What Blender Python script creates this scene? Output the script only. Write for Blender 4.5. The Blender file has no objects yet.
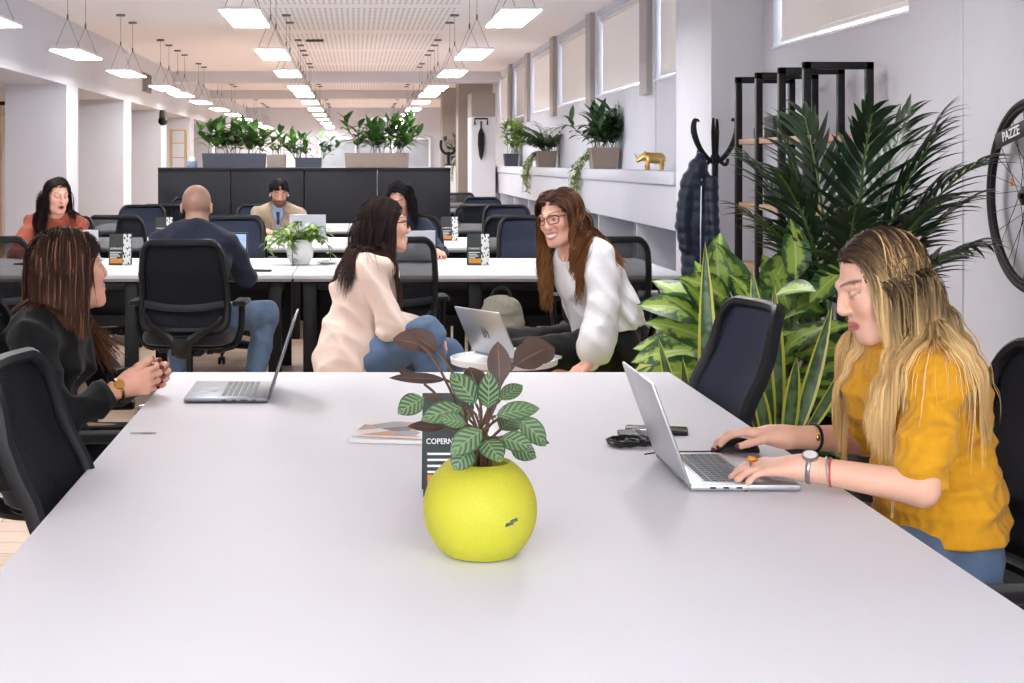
import bpy, bmesh, math, random
import numpy as np
from mathutils import Vector, Matrix, Euler
R = math.radians
rnd = random.Random(7)
C = bpy.context.scene.collection
F_PX, VX, VY, CAM_Z = 1500.0, 356.0, 162.0, 1.42

def at(px, py, Y):
    """world point at depth Y that the photo shows at pixel (px, py)"""
    return np.array([(px - VX) * Y / F_PX, Y, CAM_Z - (py - VY) * Y / F_PX])

# ------------------------------------------------------------------ objects
def tag(o, label=None, cat=None, group=None, kind=None):
    if label: o['label'] = label
    if cat: o['category'] = cat
    if group: o['group'] = group
    if kind: o['kind'] = kind
    return o

def thing(name, label, cat, loc=(0, 0, 0), rz=0.0, group=None):
    o = bpy.data.objects.new(name, None)
    C.objects.link(o)
    o.empty_display_size = .05
    o.location = loc
    o.rotation_euler = (0, 0, rz)
    return tag(o, label, cat, group)

def copy_tree(o, parent=None):
    c = o.copy(); C.objects.link(c)
    if parent is not None: c.parent = parent
    for ch in list(o.children):
        copy_tree(ch, c)
    return c

def dup(root, loc, rz, label, group=None):
    c = copy_tree(root)
    c.location = loc; c.rotation_euler = (0, 0, rz)
    c['label'] = label
    if group: c['group'] = group
    return c

def mesh_obj(name, verts, faces, mat, parent=None, sharp=40, uv=None, col=None, world=False, smooth=True):
    me = bpy.data.meshes.new(name)
    verts = np.asarray(verts, dtype=np.float64)
    if world and parent is not None:
        verts = verts - np.array(parent.location)
    if isinstance(faces, np.ndarray):
        n, k = faces.shape
        me.vertices.add(len(verts)); me.vertices.foreach_set('co', verts.astype(np.float32).ravel())
        me.loops.add(n * k); me.loops.foreach_set('vertex_index', faces.astype(np.int32).ravel())
        me.polygons.add(n); me.polygons.foreach_set('loop_start', np.arange(0, n * k, k, dtype=np.int32))
        me.update(calc_edges=True)
    else:
        me.from_pydata([tuple(map(float, v)) for v in verts], [], faces)
    if uv is not None:
        lay = me.uv_layers.new(name='UVMap')
        idx = np.empty(len(me.loops), dtype=np.int32); me.loops.foreach_get('vertex_index', idx)
        lay.data.foreach_set('uv', np.asarray(uv, dtype=np.float32)[idx].ravel())
    if col is not None:
        a = me.color_attributes.new('Col', 'FLOAT_COLOR', 'POINT')
        cc = np.ones((len(verts), 4), dtype=np.float32); cc[:, :3] = np.asarray(col)[:, :3]
        a.data.foreach_set('color', cc.ravel())
    me.validate()
    if smooth:
        me.shade_smooth()
        if sharp: me.set_sharp_from_angle(angle=R(sharp))
    if mat is not None: me.materials.append(mat)
    o = bpy.data.objects.new(name, me); C.objects.link(o)
    if parent is not None: o.parent = parent
    return o

def nrm(v):
    v = np.asarray(v, dtype=float); n = np.linalg.norm(v)
    return v / n if n > 1e-12 else v

def rotz(a):
    c, s = math.cos(a), math.sin(a)
    return np.array([[c, -s, 0], [s, c, 0], [0, 0, 1.0]])
def rotx(a):
    c, s = math.cos(a), math.sin(a)
    return np.array([[1.0, 0, 0], [0, c, -s], [0, s, c]])
def roty(a):
    c, s = math.cos(a), math.sin(a)
    return np.array([[c, 0, s], [0, 1.0, 0], [-s, 0, c]])

_boxcache = {}
def _rbox(sx, sy, sz, r, seg):
    key = (round(sx, 5), round(sy, 5), round(sz, 5), round(r, 5), seg)
    if key not in _boxcache:
        bm = bmesh.new(); bmesh.ops.create_cube(bm, size=1.0)
        for v in bm.verts: v.co = Vector((v.co.x * sx, v.co.y * sy, v.co.z * sz))
        if r > 0:
            bmesh.ops.bevel(bm, geom=list(bm.edges), offset=min(r, .49 * min(sx, sy, sz)), segments=seg, affect='EDGES', profile=.5)
        bm.verts.index_update()
        _boxcache[key] = (np.array([v.co[:] for v in bm.verts]), [[v.index for v in f.verts] for f in bm.faces])
        bm.free()
    return _boxcache[key]

class MB:
    def __init__(s): s.v, s.f, s.uv, s.col = [], [], [], []
    def add(s, vs, fs, uv=None, col=None):
        b = len(s.v)
        s.v.extend([np.asarray(v, dtype=float) for v in vs])
        s.f.extend([[b + i for i in f] for f in fs])
        s.uv.extend(uv if uv is not None else [(0, 0)] * len(vs))
        s.col.extend(col if col is not None else [(1, 1, 1)] * len(vs))
        return s
    def box(s, c, size, r=0.0, rot=None, seg=2):
        v, f = _rbox(*size, r, seg)
        if rot is not None: v = v @ np.asarray(rot).T
        return s.add(v + np.asarray(c, dtype=float), f)
    def box2(s, lo, hi, r=0.0):
        lo, hi = np.asarray(lo, float), np.asarray(hi, float)
        return s.box((lo + hi) / 2, tuple(hi - lo), r)
    def tube(s, pts, r, n=8, closed=False, flat=None, up=None, col=None):
        """flat: multiplier of the second cross axis; r: number or list"""
        P = np.asarray(pts, dtype=float); m = len(P)
        rr = np.full(m, r, float) if np.isscalar(r) else np.asarray(r, float)
        T = np.zeros_like(P)
        if closed: T = np.roll(P, -1, 0) - np.roll(P, 1, 0)
        else:
            T[1:-1] = P[2:] - P[:-2]; T[0] = P[1] - P[0]; T[-1] = P[-1] - P[-2]
        T /= np.maximum(np.linalg.norm(T, axis=1, keepdims=True), 1e-9)
        u = np.array(up if up is not None else (0, 0, 1.0), float)
        if abs(np.dot(u, T[0])) > .95: u = np.array([1.0, 0, 0]) if abs(T[0][0]) < .9 else np.array([0, 1.0, 0])
        a = nrm(u - T[0] * np.dot(u, T[0]))
        vs, fl = [], (1.0 if flat is None else flat)
        for i in range(m):
            if up is not None:
                w = np.asarray(up, float); a2 = w - T[i] * np.dot(w, T[i])
                if np.linalg.norm(a2) > .1: a = nrm(a2)
            a = nrm(a - T[i] * np.dot(a, T[i])); b = np.cross(T[i], a)
            for k in range(n):
                t = 2 * math.pi * k / n
                vs.append(P[i] + rr[i] * (math.cos(t) * a + fl * math.sin(t) * b))
        fs = []
        for i in range(m if closed else m - 1):
            j = (i + 1) % m
            for k in range(n):
                l = (k + 1) % n
                fs.append([i * n + k, i * n + l, j * n + l, j * n + k])
        if not closed:
            fs.append(list(range(n))[::-1]); fs.append([(m - 1) * n + k for k in range(n)])
        return s.add(vs, fs, col=None if col is None else [col] * len(vs))
    def lathe(s, prof, c=(0, 0, 0), n=32, rot=None, cap=True):
        vs, fs = [], []
        for (r, z) in prof:
            for k in range(n):
                t = 2 * math.pi * k / n
                vs.append((r * math.cos(t), r * math.sin(t), z))
        for i in range(len(prof) - 1):
            for k in range(n):
                l = (k + 1) % n
                fs.append([i * n + k, i * n + l, (i + 1) * n + l, (i + 1) * n + k])
        if cap:
            fs.append(list(range(n))[::-1]); fs.append([(len(prof) - 1) * n + k for k in range(n)])
        vs = np.array(vs)
        if rot is not None: vs = vs @ np.asarray(rot).T
        return s.add(vs + np.asarray(c, float), fs)
    def prism(s, outline, o, ax, ay, t):
        """outline 2D, laid on axes ax, ay at origin o, thickness t along ax x ay"""
        ax, ay, o = np.asarray(ax, float), np.asarray(ay, float), np.asarray(o, float)
        nz = np.cross(ax, ay) * t; n = len(outline)
        vs = [o + ax * x + ay * y for x, y in outline] + [o + ax * x + ay * y + nz for x, y in outline]
        fs = [list(range(n))[::-1], list(range(n, 2 * n))] + [[i, (i + 1) % n, n + (i + 1) % n, n + i] for i in range(n)]
        return s.add(vs, fs)
    def grid(s, fn, nu, nv, uvs=True):
        vs, uv = [], []
        for j in range(nv + 1):
            for i in range(nu + 1):
                vs.append(fn(i / nu, j / nv)); uv.append((i / nu, j / nv))
        w = nu + 1
        return s.add(vs, [[j * w + i, j * w + i + 1, (j + 1) * w + i + 1, (j + 1) * w + i] for j in range(nv) for i in range(nu)], uv)
    def ellipsoid(s, c, r, rot=None, nu=16, nv=10):
        vs, fs = [], []
        for j in range(nv + 1):
            p = math.pi * j / nv
            for i in range(nu):
                t = 2 * math.pi * i / nu
                vs.append((r[0] * math.sin(p) * math.cos(t), r[1] * math.sin(p) * math.sin(t), r[2] * math.cos(p)))
        for j in range(nv):
            for i in range(nu):
                k = (i + 1) % nu
                fs.append([j * nu + i, (j + 1) * nu + i, (j + 1) * nu + k, j * nu + k])
        vs = np.array(vs)
        if rot is not None: vs = vs @ np.asarray(rot).T
        return s.add(vs + np.asarray(c, float), fs)
    def build(s, name, mat, parent=None, sharp=40, uv=False, col=False, world=False, solid=0):
        o = mesh_obj(name, s.v, s.f, mat, parent, sharp, s.uv if uv else None, s.col if col else None, world)
        if solid:
            m = o.modifiers.new('thickness', 'SOLIDIFY'); m.thickness = solid; m.offset = 0
        return o

def bez(p0, p1, p2, p3, n=12):
    t = np.linspace(0, 1, n)[:, None]
    p0, p1, p2, p3 = map(lambda q: np.asarray(q, float), (p0, p1, p2, p3))
    return (1 - t) ** 3 * p0 + 3 * (1 - t) ** 2 * t * p1 + 3 * (1 - t) * t ** 2 * p2 + t ** 3 * p3

def text_obj(name, body, size, mat, parent, loc, rot, thick=.0006, align='CENTER', spacing=1.0, sx=1.0):
    cu = bpy.data.curves.new(name, 'FONT'); cu.body = body; cu.size = size; cu.extrude = thick
    cu.align_x = align; cu.align_y = 'CENTER'; cu.space_character = spacing; cu.resolution_u = 3; cu.offset = size * .012
    t = bpy.data.objects.new(name, cu); C.objects.link(t)
    bpy.context.view_layer.update()
    me = bpy.data.meshes.new_from_object(t.evaluated_get(bpy.context.evaluated_depsgraph_get()))
    bpy.data.objects.remove(t); me.materials.clear(); me.materials.append(mat)
    o = bpy.data.objects.new(name, me); C.objects.link(o)
    o.parent = parent; o.location = loc; o.rotation_euler = rot; o.scale = (sx, 1, 1)
    return o

# ------------------------------------------------------------------ materials
def srgb(r, g, b):
    f = lambda c: (c / 255 / 12.92) if c / 255 <= .04045 else ((c / 255 + .055) / 1.055) ** 2.4
    return (f(r), f(g), f(b), 1.0)

def mat(name, rgb, rough=.5, metal=0.0, spec=.5, noise=None, bump=None, emit=None, alpha=None, sheen=0, attr=False, coat=0, trans=0, stretch=None, wave=None):
    m = bpy.data.materials.new(name); m.use_nodes = True
    nt = m.node_tree; b = nt.nodes['Principled BSDF']; L = nt.links.new
    b.inputs['Base Color'].default_value = srgb(*rgb)
    b.inputs['Roughness'].default_value = rough; b.inputs['Metallic'].default_value = metal
    b.inputs['Specular IOR Level'].default_value = spec
    if sheen: b.inputs['Sheen Weight'].default_value = sheen
    if coat: b.inputs['Coat Weight'].default_value = coat; b.inputs['Coat Roughness'].default_value = .1
    if trans: b.inputs['Transmission Weight'].default_value = trans
    if emit:
        b.inputs['Emission Color'].default_value = srgb(*emit[0]); b.inputs['Emission Strength'].default_value = emit[1]
    def coords():
        tc = nt.nodes.new('ShaderNodeTexCoord'); mp = nt.nodes.new('ShaderNodeMapping')
        if stretch: mp.inputs['Scale'].default_value = stretch
        L(tc.outputs['Object'], mp.inputs['Vector']); return mp.outputs['Vector']
    src = None
    if attr:
        a = nt.nodes.new('ShaderNodeAttribute'); a.attribute_name = 'Col'; src = a.outputs['Color']
        L(src, b.inputs['Base Color'])
    if noise:
        sc, amt = noise[:2]
        nz = nt.nodes.new('ShaderNodeTexNoise'); nz.inputs['Scale'].default_value = sc; nz.inputs['Detail'].default_value = 4
        L(coords(), nz.inputs['Vector'])
        mr = nt.nodes.new('ShaderNodeMapRange'); mr.inputs['To Min'].default_value = 1 - amt; mr.inputs['To Max'].default_value = 1 + amt
        mr.inputs['From Min'].default_value = .25; mr.inputs['From Max'].default_value = .75
        L(nz.outputs['Fac'], mr.inputs['Value'])
        mx = nt.nodes.new('ShaderNodeVectorMath'); mx.operation = 'SCALE'
        if src is None: mx.inputs[0].default_value = srgb(*rgb)[:3]
        else: L(src, mx.inputs[0])
        L(mr.outputs['Result'], mx.inputs['Scale']); L(mx.outputs['Vector'], b.inputs['Base Color'])
    h = None
    if bump:
        nb = nt.nodes.new('ShaderNodeTexNoise'); nb.inputs['Scale'].default_value = bump[0]; nb.inputs['Detail'].default_value = 3
        L(coords(), nb.inputs['Vector']); h = nb.outputs['Fac']
        bp = nt.nodes.new('ShaderNodeBump'); bp.inputs['Strength'].default_value = bump[1]; bp.inputs['Distance'].default_value = bump[2] if len(bump) > 2 else .01
        L(h, bp.inputs['Height']); L(bp.outputs['Normal'], b.inputs['Normal'])
    if alpha is not None: b.inputs['Alpha'].default_value = alpha
    return m

M = {}
M['wall'] = mat('wall_paint', (207, 207, 213), .75, noise=(2.5, .025), bump=(60, .06))
M['wallgrey'] = mat('wall_paint_grey', (202, 203, 212), .75, noise=(1.6, .05), bump=(40, .06))
M['pilaster_shade'] = mat('pilaster_shade_tone', (176, 169, 165), .75, noise=(3, .03))  # taupe stands in for shade on the jambs between windows
M['ledge'] = mat('ledge_paint', (192, 193, 201), .75, noise=(2, .03))
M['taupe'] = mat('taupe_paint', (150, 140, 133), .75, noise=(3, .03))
M['black'] = mat('black_powder_metal', (15, 15, 17), .45, spec=.3, noise=(30, .1))
M['blackplastic'] = mat('black_plastic', (21, 22, 26), .45, spec=.3, noise=(20, .1), bump=(400, .05))
M['blackgloss'] = mat('black_glaze', (14, 14, 15), .12, coat=.6, noise=(8, .1))
M['cabinet'] = mat('charcoal_laminate', (27, 28, 34), .55, spec=.3, noise=(6, .06))
M['desk'] = mat('desk_laminate', (222, 224, 231), .55, noise=(5, .012), bump=(120, .02))
M['deskedge'] = mat('desk_edge_band', (140, 138, 138), .5, noise=(20, .05))
M['cushion'] = mat('black_cushion_fabric', (20, 21, 25), .85, spec=.2, noise=(250, .18), bump=(350, .25), sheen=.2)
M['chrome'] = mat('brushed_steel', (170, 172, 176), .28, 1.0, noise=(50, .06))
M['alu'] = mat('silver_aluminium', (196, 198, 202), .38, .85, noise=(60, .02))
M['aludark'] = mat('grey_aluminium', (120, 122, 128), .4, .8, noise=(60, .03))
M['keys'] = mat('laptop_keys', (70, 73, 80), .5, noise=(30, .05))
M['keysblack'] = mat('laptop_keys_black', (35, 36, 40), .5, noise=(30, .05))
M['screen'] = mat('laptop_screen_dark', (10, 10, 12), .15, noise=(10, .05))
M['white'] = mat('white_plastic', (235, 235, 236), .4, noise=(20, .01))
M['ceramic'] = mat('white_ceramic', (236, 236, 236), .22, noise=(10, .01), coat=.3)
M['wood'] = mat('shelf_oak', (196, 160, 130), .55, noise=(9, .12), stretch=(6, 1, 6))
M['gold'] = mat('gold_leaf', (205, 170, 105), .3, 1.0, noise=(40, .12), bump=(60, .3, .004))
M['lime'] = mat('lime_fabric', (196, 200, 90), .85, noise=(120, .08), bump=(250, .2))
M['pot_yellow'] = mat('yellow_pot_rubber', (196, 193, 50), .62, noise=(350, .07), bump=(500, .3, .002))
M['taupepot'] = mat('taupe_planter', (140, 125, 113), .6, noise=(20, .05))
M['navypot'] = mat('slate_planter', (58, 62, 75), .6, noise=(20, .05))
M['soil'] = mat('potting_soil', (52, 38, 28), .95, noise=(90, .5), bump=(80, 1, .02))
M['pebble'] = mat('clay_pebbles', (120, 80, 55), .9, noise=(60, .4), bump=(60, 1, .02))
M['stem'] = mat('green_stem', (74, 98, 40), .55, noise=(20, .1))
M['brownstem'] = mat('brown_stem', (92, 66, 50), .6, noise=(20, .1))
M['carddark'] = mat('card_dark_green', (38, 50, 46), .45, noise=(30, .08))
M['cardorange'] = mat('card_orange_print', (220, 150, 40), .5, noise=(30, .05))
M['paper'] = mat('paper_white', (235, 235, 235), .6, noise=(20, .01))
M['ink'] = mat('ink_dark', (40, 45, 50), .6, noise=(20, .05))
M['logo'] = mat('logo_white', (240, 240, 242), .35, noise=(20, .01))
M['bluescreen'] = mat('screen_lit', (120, 150, 190), .3, emit=((150, 180, 215), .55), noise=(30, .3))
M['bag'] = mat('olive_grey_canvas', (124, 121, 108), .85, noise=(60, .12), bump=(200, .3))
M['yellowcable'] = mat('yellow_cable', (190, 150, 50), .5, noise=(20, .05))
M['wire'] = mat('thin_steel_wire', (110, 108, 108), .45, .3, noise=(20, .02))
M['lamp'] = mat('lamp_diffuser', (255, 255, 255), .5, emit=((251, 250, 252), 26.0))
M['vent'] = mat('vent_dark', (72, 70, 70), .6, noise=(20, .05))
M['blue_thing'] = mat('blue_grey_print', (120, 145, 180), .6, noise=(60, .3))
M['rubber'] = mat('tyre_rubber', (20, 20, 22), .6, noise=(60, .1))

# mesh fabric of the office chairs: a fine woven net that lets some light through
def net_material(name, rgb, fac):
    m = bpy.data.materials.new(name); m.use_nodes = True
    nt = m.node_tree; L = nt.links.new; b = nt.nodes['Principled BSDF']; out = nt.nodes['Material Output']
    b.inputs['Base Color'].default_value = srgb(*rgb); b.inputs['Roughness'].default_value = .8; b.inputs['Specular IOR Level'].default_value = .2
    tr = nt.nodes.new('ShaderNodeBsdfTransparent'); mx = nt.nodes.new('ShaderNodeMixShader')
    tc = nt.nodes.new('ShaderNodeTexCoord'); nz = nt.nodes.new('ShaderNodeTexNoise'); nz.inputs['Scale'].default_value = 14
    L(tc.outputs['Object'], nz.inputs['Vector'])
    mr = nt.nodes.new('ShaderNodeMapRange'); mr.inputs['To Min'].default_value = fac - .02; mr.inputs['To Max'].default_value = fac + .02
    L(nz.outputs['Fac'], mr.inputs['Value']); L(mr.outputs['Result'], mx.inputs['Fac'])
    L(b.outputs['BSDF'], mx.inputs[1]); L(tr.outputs['BSDF'], mx.inputs[2]); L(mx.outputs['Shader'], out.inputs['Surface'])
    return m
M['net'] = net_material('chair_net_black', (19, 21, 28), .10)
M['netblue'] = net_material('chair_net_navy', (44, 50, 68), .10)
M['netopen'] = net_material('chair_net_open', (30, 31, 36), .45)

def floor_material():
    m = bpy.data.materials.new('oak_plank_floor'); m.use_nodes = True
    nt = m.node_tree; L = nt.links.new; b = nt.nodes['Principled BSDF']
    tc = nt.nodes.new('ShaderNodeTexCoord'); mp = nt.nodes.new('ShaderNodeMapping')
    L(tc.outputs['Object'], mp.inputs['Vector'])
    br = nt.nodes.new('ShaderNodeTexBrick'); br.offset = .37
    br.inputs['Scale'].default_value = 1; br.inputs['Brick Width'].default_value = 1.4; br.inputs['Row Height'].default_value = .16
    br.inputs['Mortar Size'].default_value = .003; br.inputs['Color1'].default_value = srgb(214, 190, 168); br.inputs['Color2'].default_value = srgb(196, 170, 148)
    br.inputs['Mortar'].default_value = srgb(130, 108, 92); br.inputs['Bias'].default_value = 0
    L(mp.outputs['Vector'], br.inputs['Vector'])
    mp2 = nt.nodes.new('ShaderNodeMapping'); mp2.inputs['Scale'].default_value = (1.2, 14, 1); L(tc.outputs['Object'], mp2.inputs['Vector'])
    nz = nt.nodes.new('ShaderNodeTexNoise'); nz.inputs['Scale'].default_value = 3; nz.inputs['Detail'].default_value = 6; L(mp2.outputs['Vector'], nz.inputs['Vector'])
    mr = nt.nodes.new('ShaderNodeMapRange'); mr.inputs['To Min'].default_value = .8; mr.inputs['To Max'].default_value = 1.18; L(nz.outputs['Fac'], mr.inputs['Value'])
    sc = nt.nodes.new('ShaderNodeVectorMath'); sc.operation = 'SCALE'; L(br.outputs['Color'], sc.inputs[0]); L(mr.outputs['Result'], sc.inputs['Scale'])
    L(sc.outputs['Vector'], b.inputs['Base Color']); b.inputs['Roughness'].default_value = .45
    return m
M['floor'] = floor_material()

def ceiling_material():
    """plaster ceiling, the middle band drilled with rows of small acoustic holes"""
    m = bpy.data.materials.new('perforated_ceiling'); m.use_nodes = True
    nt = m.node_tree; L = nt.links.new; b = nt.nodes['Principled BSDF']; b.inputs['Roughness'].default_value = .85
    tc = nt.nodes.new('ShaderNodeTexCoord')
    sep = nt.nodes.new('ShaderNodeSeparateXYZ'); L(tc.outputs['Object'], sep.inputs[0])
    def mth(op, a, bb=None):
        n = nt.nodes.new('ShaderNodeMath'); n.operation = op
        for i, q in enumerate((a, bb)):
            if q is None: continue
            if isinstance(q, (int, float)): n.inputs[i].default_value = q
            else: L(q, n.inputs[i])
        return n.outputs[0]
    def cell(o, p): return mth('ABSOLUTE', mth('SUBTRACT', mth('FRACT', mth('DIVIDE', o, p)), .5))
    cx, cy = cell(sep.outputs['X'], .06), cell(sep.outputs['Y'], .16)
    hole = mth('MULTIPLY', mth('LESS_THAN', cx, .2), mth('LESS_THAN', cy, .17))
    band = mth('LESS_THAN', mth('ABSOLUTE', mth('SUBTRACT', sep.outputs['X'], .05)), 1.05)
    tile = mth('GREATER_THAN', mth('FRACT', mth('DIVIDE', sep.outputs['Y'], 3.1)), .12)
    f = mth('MULTIPLY', mth('MULTIPLY', hole, band), tile)
    mx = nt.nodes.new('ShaderNodeMix'); mx.data_type = 'RGBA'
    mx.inputs[6].default_value = srgb(240, 234, 232); mx.inputs[7].default_value = srgb(150, 138, 134)
    L(f, mx.inputs[0]); L(mx.outputs[2], b.inputs['Base Color'])
    return m
M['ceiling'] = ceiling_material()

def blind_material():
    m = bpy.data.materials.new('roller_blind_cloth'); m.use_nodes = True
    nt = m.node_tree; L = nt.links.new; b = nt.nodes['Principled BSDF']; out = nt.nodes['Material Output']
    b.inputs['Base Color'].default_value = srgb(234, 229, 226); b.inputs['Roughness'].default_value = .9
    tl = nt.nodes.new('ShaderNodeBsdfTranslucent'); tl.inputs['Color'].default_value = srgb(250, 242, 236)
    mx = nt.nodes.new('ShaderNodeMixShader'); mx.inputs[0].default_value = .15
    L(b.outputs[0], mx.inputs[1]); L(tl.outputs[0], mx.inputs[2]); L(mx.outputs[0], out.inputs['Surface'])
    return m
M['blind'] = blind_material()

def glass_material():
    m = bpy.data.materials.new('window_glass'); m.use_nodes = True
    b = m.node_tree.nodes['Principled BSDF']
    b.inputs['Transmission Weight'].default_value = 1; b.inputs['Roughness'].default_value = .02; b.inputs['IOR'].default_value = 1.1
    b.inputs['Base Color'].default_value = (.95, .97, 1, 1)
    return m
M['glass'] = glass_material()
M['frost'] = mat('frosted_glass', (150, 156, 164), .35, noise=(3, .1))

def leaf_material(name, base, edge=None, mid=None, stripe=None, rough=.45, under=None, blotch=None, spec=.5):
    """u runs along the leaf, v across it: rib, margin and stripe colours are the leaf's own markings"""
    m = bpy.data.materials.new(name); m.use_nodes = True
    nt = m.node_tree; L = nt.links.new; b = nt.nodes['Principled BSDF']; b.inputs['Roughness'].default_value = rough
    b.inputs['Specular IOR Level'].default_value = spec
    uv = nt.nodes.new('ShaderNodeUVMap'); uv.uv_map = 'UVMap'
    sep = nt.nodes.new('ShaderNodeSeparateXYZ'); L(uv.outputs[0], sep.inputs[0])
    def mth(op, a, bb=None, clamp=False):
        n = nt.nodes.new('ShaderNodeMath'); n.operation = op; n.use_clamp = clamp
        for i, q in enumerate((a, bb)):
            if q is None: continue
            if isinstance(q, (int, float)): n.inputs[i].default_value = q
            else: L(q, n.inputs[i])
        return n.outputs[0]
    across = mth('MULTIPLY', mth('ABSOLUTE', mth('SUBTRACT', sep.outputs['Y'], .5)), 2)
    def mix(fac, c1, c2):
        n = nt.nodes.new('ShaderNodeMix'); n.data_type = 'RGBA'; L(fac, n.inputs[0])
        for i, c in ((6, c1), (7, c2)):
            if isinstance(c, tuple): n.inputs[i].default_value = srgb(*c)
            else: L(c, n.inputs[i])
        return n.outputs[2]
    tc = nt.nodes.new('ShaderNodeTexCoord'); nz = nt.nodes.new('ShaderNodeTexNoise'); nz.inputs['Scale'].default_value = 9
    L(tc.outputs['Object'], nz.inputs['Vector'])
    dark = tuple(int(c * .62) for c in base); light = tuple(min(255, int(c * 1.3 + 6)) for c in base)
    fac = mth('MULTIPLY', mth('SUBTRACT', nz.outputs['Fac'], .3), 2.4, True)
    col = mix(fac, dark, light)
    if blotch:
        n2 = nt.nodes.new('ShaderNodeTexNoise'); n2.inputs['Scale'].default_value = blotch[1]; L(tc.outputs['Object'], n2.inputs['Vector'])
        inner = mth('SUBTRACT', blotch[2], mth('MULTIPLY', across, blotch[2]))
        k = mth('MULTIPLY', mth('SUBTRACT', mth('ADD', n2.outputs['Fac'], inner), .62), 7, True)
        col = mix(k, col, blotch[0])
    if stripe:
        a = mth('ADD', mth('MULTIPLY', sep.outputs['X'], stripe[1]), mth('MULTIPLY', across, -stripe[2]))
        s = mth('GREATER_THAN', mth('FRACT', a), .52)
        s = mth('MULTIPLY', s, mth('LESS_THAN', across, .85))
        col = mix(s, col, stripe[0])
    if mid: col = mix(mth('LESS_THAN', across, mid[1]), col, mid[0])
    if edge: col = mix(mth('GREATER_THAN', across, edge[1]), col, edge[0])
    if under:
        g = nt.nodes.new('ShaderNodeNewGeometry'); col = mix(g.outputs['Backfacing'], col, under)
    L(col, b.inputs['Base Color'])
    return m
M['lf_palm'] = leaf_material('palm_leaf', (28, 48, 29), rough=.38)
M['lf_dark'] = leaf_material('dark_leaf', (46, 76, 40), rough=.4)
M['lf_mid'] = leaf_material('mid_green_leaf', (70, 108, 48), rough=.4)
M['lf_light'] = leaf_material('light_green_leaf', (128, 164, 74), rough=.45)
M['lf_var'] = leaf_material('variegated_leaf', (126, 146, 96), edge=((214, 218, 190), .6), rough=.45)
M['lf_dief'] = leaf_material('dumb_cane_leaf', (44, 80, 36), blotch=((146, 174, 70), 26, .42), mid=((176, 198, 116), .06), rough=.45)
M['lf_sans'] = leaf_material('snake_plant_leaf', (56, 86, 44), edge=((206, 206, 84), .68), rough=.35, blotch=((96, 128, 84), 22, .25))
M['lf_cal'] = leaf_material('calathea_leaf', (58, 84, 50), stripe=((112, 138, 100), 6.5, 1.8), under=(80, 56, 48), mid=((128, 150, 108), .04), rough=.45)
M['lf_calbrown'] = leaf_material('calathea_underside', (64, 46, 38), rough=.55, mid=((110, 84, 64), .05))
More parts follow.
